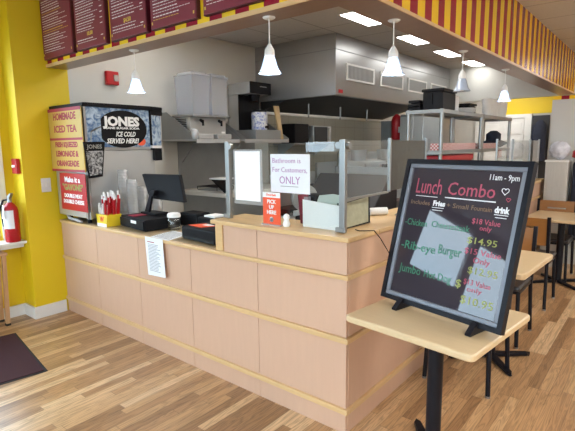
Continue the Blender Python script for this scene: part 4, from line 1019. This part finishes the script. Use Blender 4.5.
dup(c0, (0.236, 2.93, 0), 0, 'chair on the near side of the far table, tallest wood back by the chalkboard')
dup(c0, (0.238, 3.97, 0), PI, 'chair beyond the far table, back beside the partition wall')

# ------------------------------------------------------------------ chalkboard sign
BL = Vector((.131, .117, .765)); U = Vector((.757 - .137, -.04 - .115, 0)).normalized()
V = (Vector((.167, .300, 1.452)) - Vector((.137, .115, .76))); V = (V - U * V.dot(U)).normalized(); N = U.cross(V)   # N towards the viewer
if N.y > 0: N = -N
SW, SH = .636, .712
sg = thing('chalkboard_sign', 'black framed handwritten lunch combo board on the near table', 'sign', (.433, .03, .74))
def S(name, m, a0, a1, b0, b1, c0, c1, **k): return B().obox(BL, U, V, N, a0, a1, b0, b1, c0, c1).build(name, m, sg, **k)
b = B()
for (a0, a1, b0, b1) in ((0, SW, 0, .022), (0, SW, SH - .022, SH), (0, .022, .022, SH - .022), (SW - .022, SW, .022, SH - .022)): b.obox(BL, U, V, N, a0, a1, b0, b1, -.026, .006)
b.build('outer_frame', M['blackmetal'], sg)
b = B(); q = .022; r_ = .043
for (a0, a1, b0, b1) in ((q, SW - q, q, r_), (q, SW - q, SH - r_, SH - q), (q, r_, r_, SH - r_), (SW - r_, SW - q, r_, SH - r_)): b.obox(BL, U, V, N, a0 + .0003, a1 - .0003, b0, b1, -.02, .001)
b.build('inner_frame', M['silver'], sg, bev=.003)
S('back_panel', M['black'], .023, SW - .023, .023, SH - .023, -.0255, -.021)
S('writing_surface', M['board'], .0435, SW - .0435, .0435, SH - .0435, -.02, -.008)
for a in (.135, .525):
    p = BL + U * a
    B().prism([p + U * -.012 + N * .052 + Z * -.0245, p + U * -.012 + N * .045 + Z * -.012, p + U * -.012 + N * .008 + Z * .022, p + U * -.012 + N * .008 + Z * -.004, p + U * -.012 - N * .06 + Z * -.010, p + U * -.012 - N * .06 + Z * -.040], U * .024)
    def footf():
        b = B(); w = U * .026; o_ = p - U * .013
        fz = lambda pt, z: Vector((pt.x, pt.y, z))
        nh = Vector((N.x, N.y, 0)).normalized()
        o_ = fz(o_, 0); f = lambda d_, z: o_ + nh * d_ + Z * z
        b.prism([f(.060, .7405), f(.060, .748), f(.012, .790), f(.008, .764), f(-.07, .764), f(-.08, .7405)], w)
        return b
    footf().build('foot', M['blackmetal'], sg)
def wr(name, m, lines, ub=0.0002):
    for (s_, size, a, bb, wd) in lines:
        o = B().text(s_, size, BL + U * a + V * bb + N * (-.0075), U, V, N, 'LEFT', (.0004 if size >= .05 else .0002) if ub == .0002 else ub, .0004, width=wd).build(name, m, sg)
def und(a0, a1, bb, w=.003):
    B().obox(BL, U, V, N, a0, a1, bb, bb + w, -.0079, -.0072).build('underline', M['whitechalk'], sg)
def heart(a, bb, s_, m, w=.003):
    pts = []
    for i in range(25):
        th = 2 * PI * i / 24; x = 16 * math.sin(th) ** 3; y_ = 13 * math.cos(th) - 5 * math.cos(2 * th) - 2 * math.cos(3 * th) - math.cos(4 * th)
        pts.append(BL + U * (a + x * s_ / 16) + V * (bb + y_ * s_ / 16) + N * -.0072)
    B().tube(pts, w / 2, 5).build('heart', m, sg)
wr('opening_hours', M['whitechalk'], [('11am - 9pm', .036, .447, .630, .130)])
wr('emphasised_word', M['whitechalk'], [('Fries', .034, .192, .491, .066), ('drink', .038, .502, .490, .066)], .0016)
und(.085, .210, .530); und(.250, .500, .532, .005); und(.190, .255, .480); und(.195, .250, .468); und(.503, .565, .480); und(.510, .560, .468)
heart(.533, .584, .016, M['whitechalk']); heart(.553, .549, .009, M['pinkchalk'])
wr('heading_word', M['pinkchalk'], [('Lunch', .105, .075, .546, .145), ('Combo', .085, .255, .550, .232)])
wr('value_line', M['pinkchalk'], [('$18 Value', .034, .408, .432, .130), ('only', .030, .450, .406, .055),
        ('$15 Value', .036, .400, .298, .168), ('Only', .036, .448, .262, .078), ('$13 Value', .034, .424, .165, .125), ('only', .028, .446, .137, .070)])
wr('dish_line', M['greenchalk'], [('-Chicken', .046, .052, .383, .128), ('Cheesesteak', .042, .205, .389, .200), ('-Rib-eye', .058, .055, .264, .198), ('Burger', .062, .268, .272, .118), ('Jumbo', .056, .074, .150, .128), ('Hot Dog', .048, .216, .150, .145)])
wr('subtitle_word', M['orangechalk'], [('Includes', .030, .062, .489, .110), ('+ Small', .030, .265, .490, .112), ('Fountain', .030, .392, .490, .096)])
wr('price_line', M['yellowchalk'], [('$14.95', .040, .402, .344, .138), ('$12.95', .042, .432, .215, .136), ('$', .050, .388, .143, .026), ('$10.95', .048, .424, .082, .150)])

# ------------------------------------------------------------------ against the partition wall
t = thing('white_bin', 'white ribbed bin standing against the partition wall', 'bin', (.2, 4.5, 0))
b = B().box(.05, .285, 4.42, 4.66, 0, 1.29)
for k in range(8): b.box(.058 + k * .028, .070 + k * .028, 4.412, 4.4195, .02, 1.27)
b.build('bin_body', M['white_wall'], t)
B().box(.04, .295, 4.41, 4.67, 1.2905, 1.315).build('rim', M['white_trim'], t, bev=.005)
t = thing('clear_bag', 'clear plastic bag with blue print on the white bin', 'bag', (.2, 4.54, 1.316))
b = B(); bmesh.ops.create_icosphere(b.bm, subdivisions=3, radius=.11)
rnd = random.Random(2)
for v in b.bm.verts: v.co = Vector((v.co.x * 1.05, v.co.y * .9, v.co.z * 1.0)) * (1 + rnd.uniform(-.07, .07)) + Vector((.17, 4.54, 1.43))
b.build('bag_body', mat('hazy_bag_plastic', (.62, .62, .72), .25, noise=.5, nscale=14), t)
t = thing('coat_stand', 'black coat hanging right of the white bin with red bow', 'coat', (.42, 4.5, 0))
B().box(.325, .60, 4.48, 4.66, .35, 1.30).build('coat_body', M['navy'], t, bev=.04, seg=3)
B().cyl((.45, 4.56, 0), (.45, 4.56, .349), .02).build('pole', M['blackmetal'], t)
b = B(); bmesh.ops.create_icosphere(b.bm, subdivisions=2, radius=.06)
for v in b.bm.verts: v.co = v.co * (1 + rnd.uniform(-.2, .2)) + Vector((.37, 4.50, 1.38))
b.build('bow', M['red'], t)

# ------------------------------------------------------------------ light
w = bpy.data.worlds.new('world'); SC.world = w; w.use_nodes = True
nt = w.node_tree; bg = nt.nodes['Background']
tc = nt.nodes.new('ShaderNodeTexCoord'); sp = nt.nodes.new('ShaderNodeSeparateXYZ'); nt.links.new(tc.outputs['Generated'], sp.inputs[0])
nz = nt.nodes.new('ShaderNodeTexNoise'); nz.inputs['Scale'].default_value = 2.2; nz.inputs['Detail'].default_value = 6
nt.links.new(tc.outputs['Generated'], nz.inputs['Vector'])
cr = nt.nodes.new('ShaderNodeValToRGB'); e_ = cr.color_ramp.elements
e_[0].position = .35; e_[0].color = (.52, .78, 1.0, 1); e_[1].position = .7; e_[1].color = (.84, .93, 1.0, 1)
nt.links.new(nz.outputs['Fac'], cr.inputs[0]); nt.links.new(cr.outputs[0], bg.inputs['Color'])
bg.inputs['Strength'].default_value = 8.5
# sky portals in the window openings (they add no light, they only guide the sampling of the sky)
def portal(loc, rot, sx, sy):
    ld = bpy.data.lights.new('window_portal', 'AREA'); ld.shape = 'RECTANGLE'; ld.size = sx; ld.size_y = sy; ld.cycles.is_portal = True
    lo = bpy.data.objects.new('window_portal', ld); COL.objects.link(lo); lo.location = loc; lo.rotation_euler = rot; lo['kind'] = 'structure'
for (y0, y1, z0, z1) in []: portal((WX - .16, (y0 + y1) / 2, (z0 + z1) / 2), (0, -PI / 2, 0), z1 - z0, y1 - y0)
for (x0, x1, z0, z1) in []: portal(((x0 + x1) / 2, FY - .17, (z0 + z1) / 2), (PI / 2, 0, 0), x1 - x0, z1 - z0)
# added unseen fill lights for the dining side, above and behind the camera
for (x, y) in ((2.4, -3.6), (2.4, -1.2), (2.4, 1.2), (2.4, 3.6), (2.4, 6.6)):
    ld = bpy.data.lights.new('dining_fill_light', 'AREA'); ld.shape = 'RECTANGLE'; ld.size = .55; ld.size_y = 1.1; ld.energy = 38; ld.color = (1, .95, .88)
    lo = bpy.data.objects.new('dining_fill_light', ld); COL.objects.link(lo); lo.location = (x, y, H - .02); lo['kind'] = 'structure'

SC.view_settings.view_transform = 'Standard'; SC.view_settings.look = 'None'; SC.view_settings.gamma = 1.0
SC.view_settings.use_curve_mapping = False; SC.view_settings.exposure = 0.38
SC.cycles.max_bounces = 8; SC.cycles.transparent_max_bounces = 24; SC.cycles.diffuse_bounces = 4; SC.cycles.glossy_bounces = 4
SC.cycles.sample_clamp_indirect = 6; SC.cycles.caustics_reflective = False; SC.cycles.caustics_refractive = False
SC.cycles.use_denoising = True
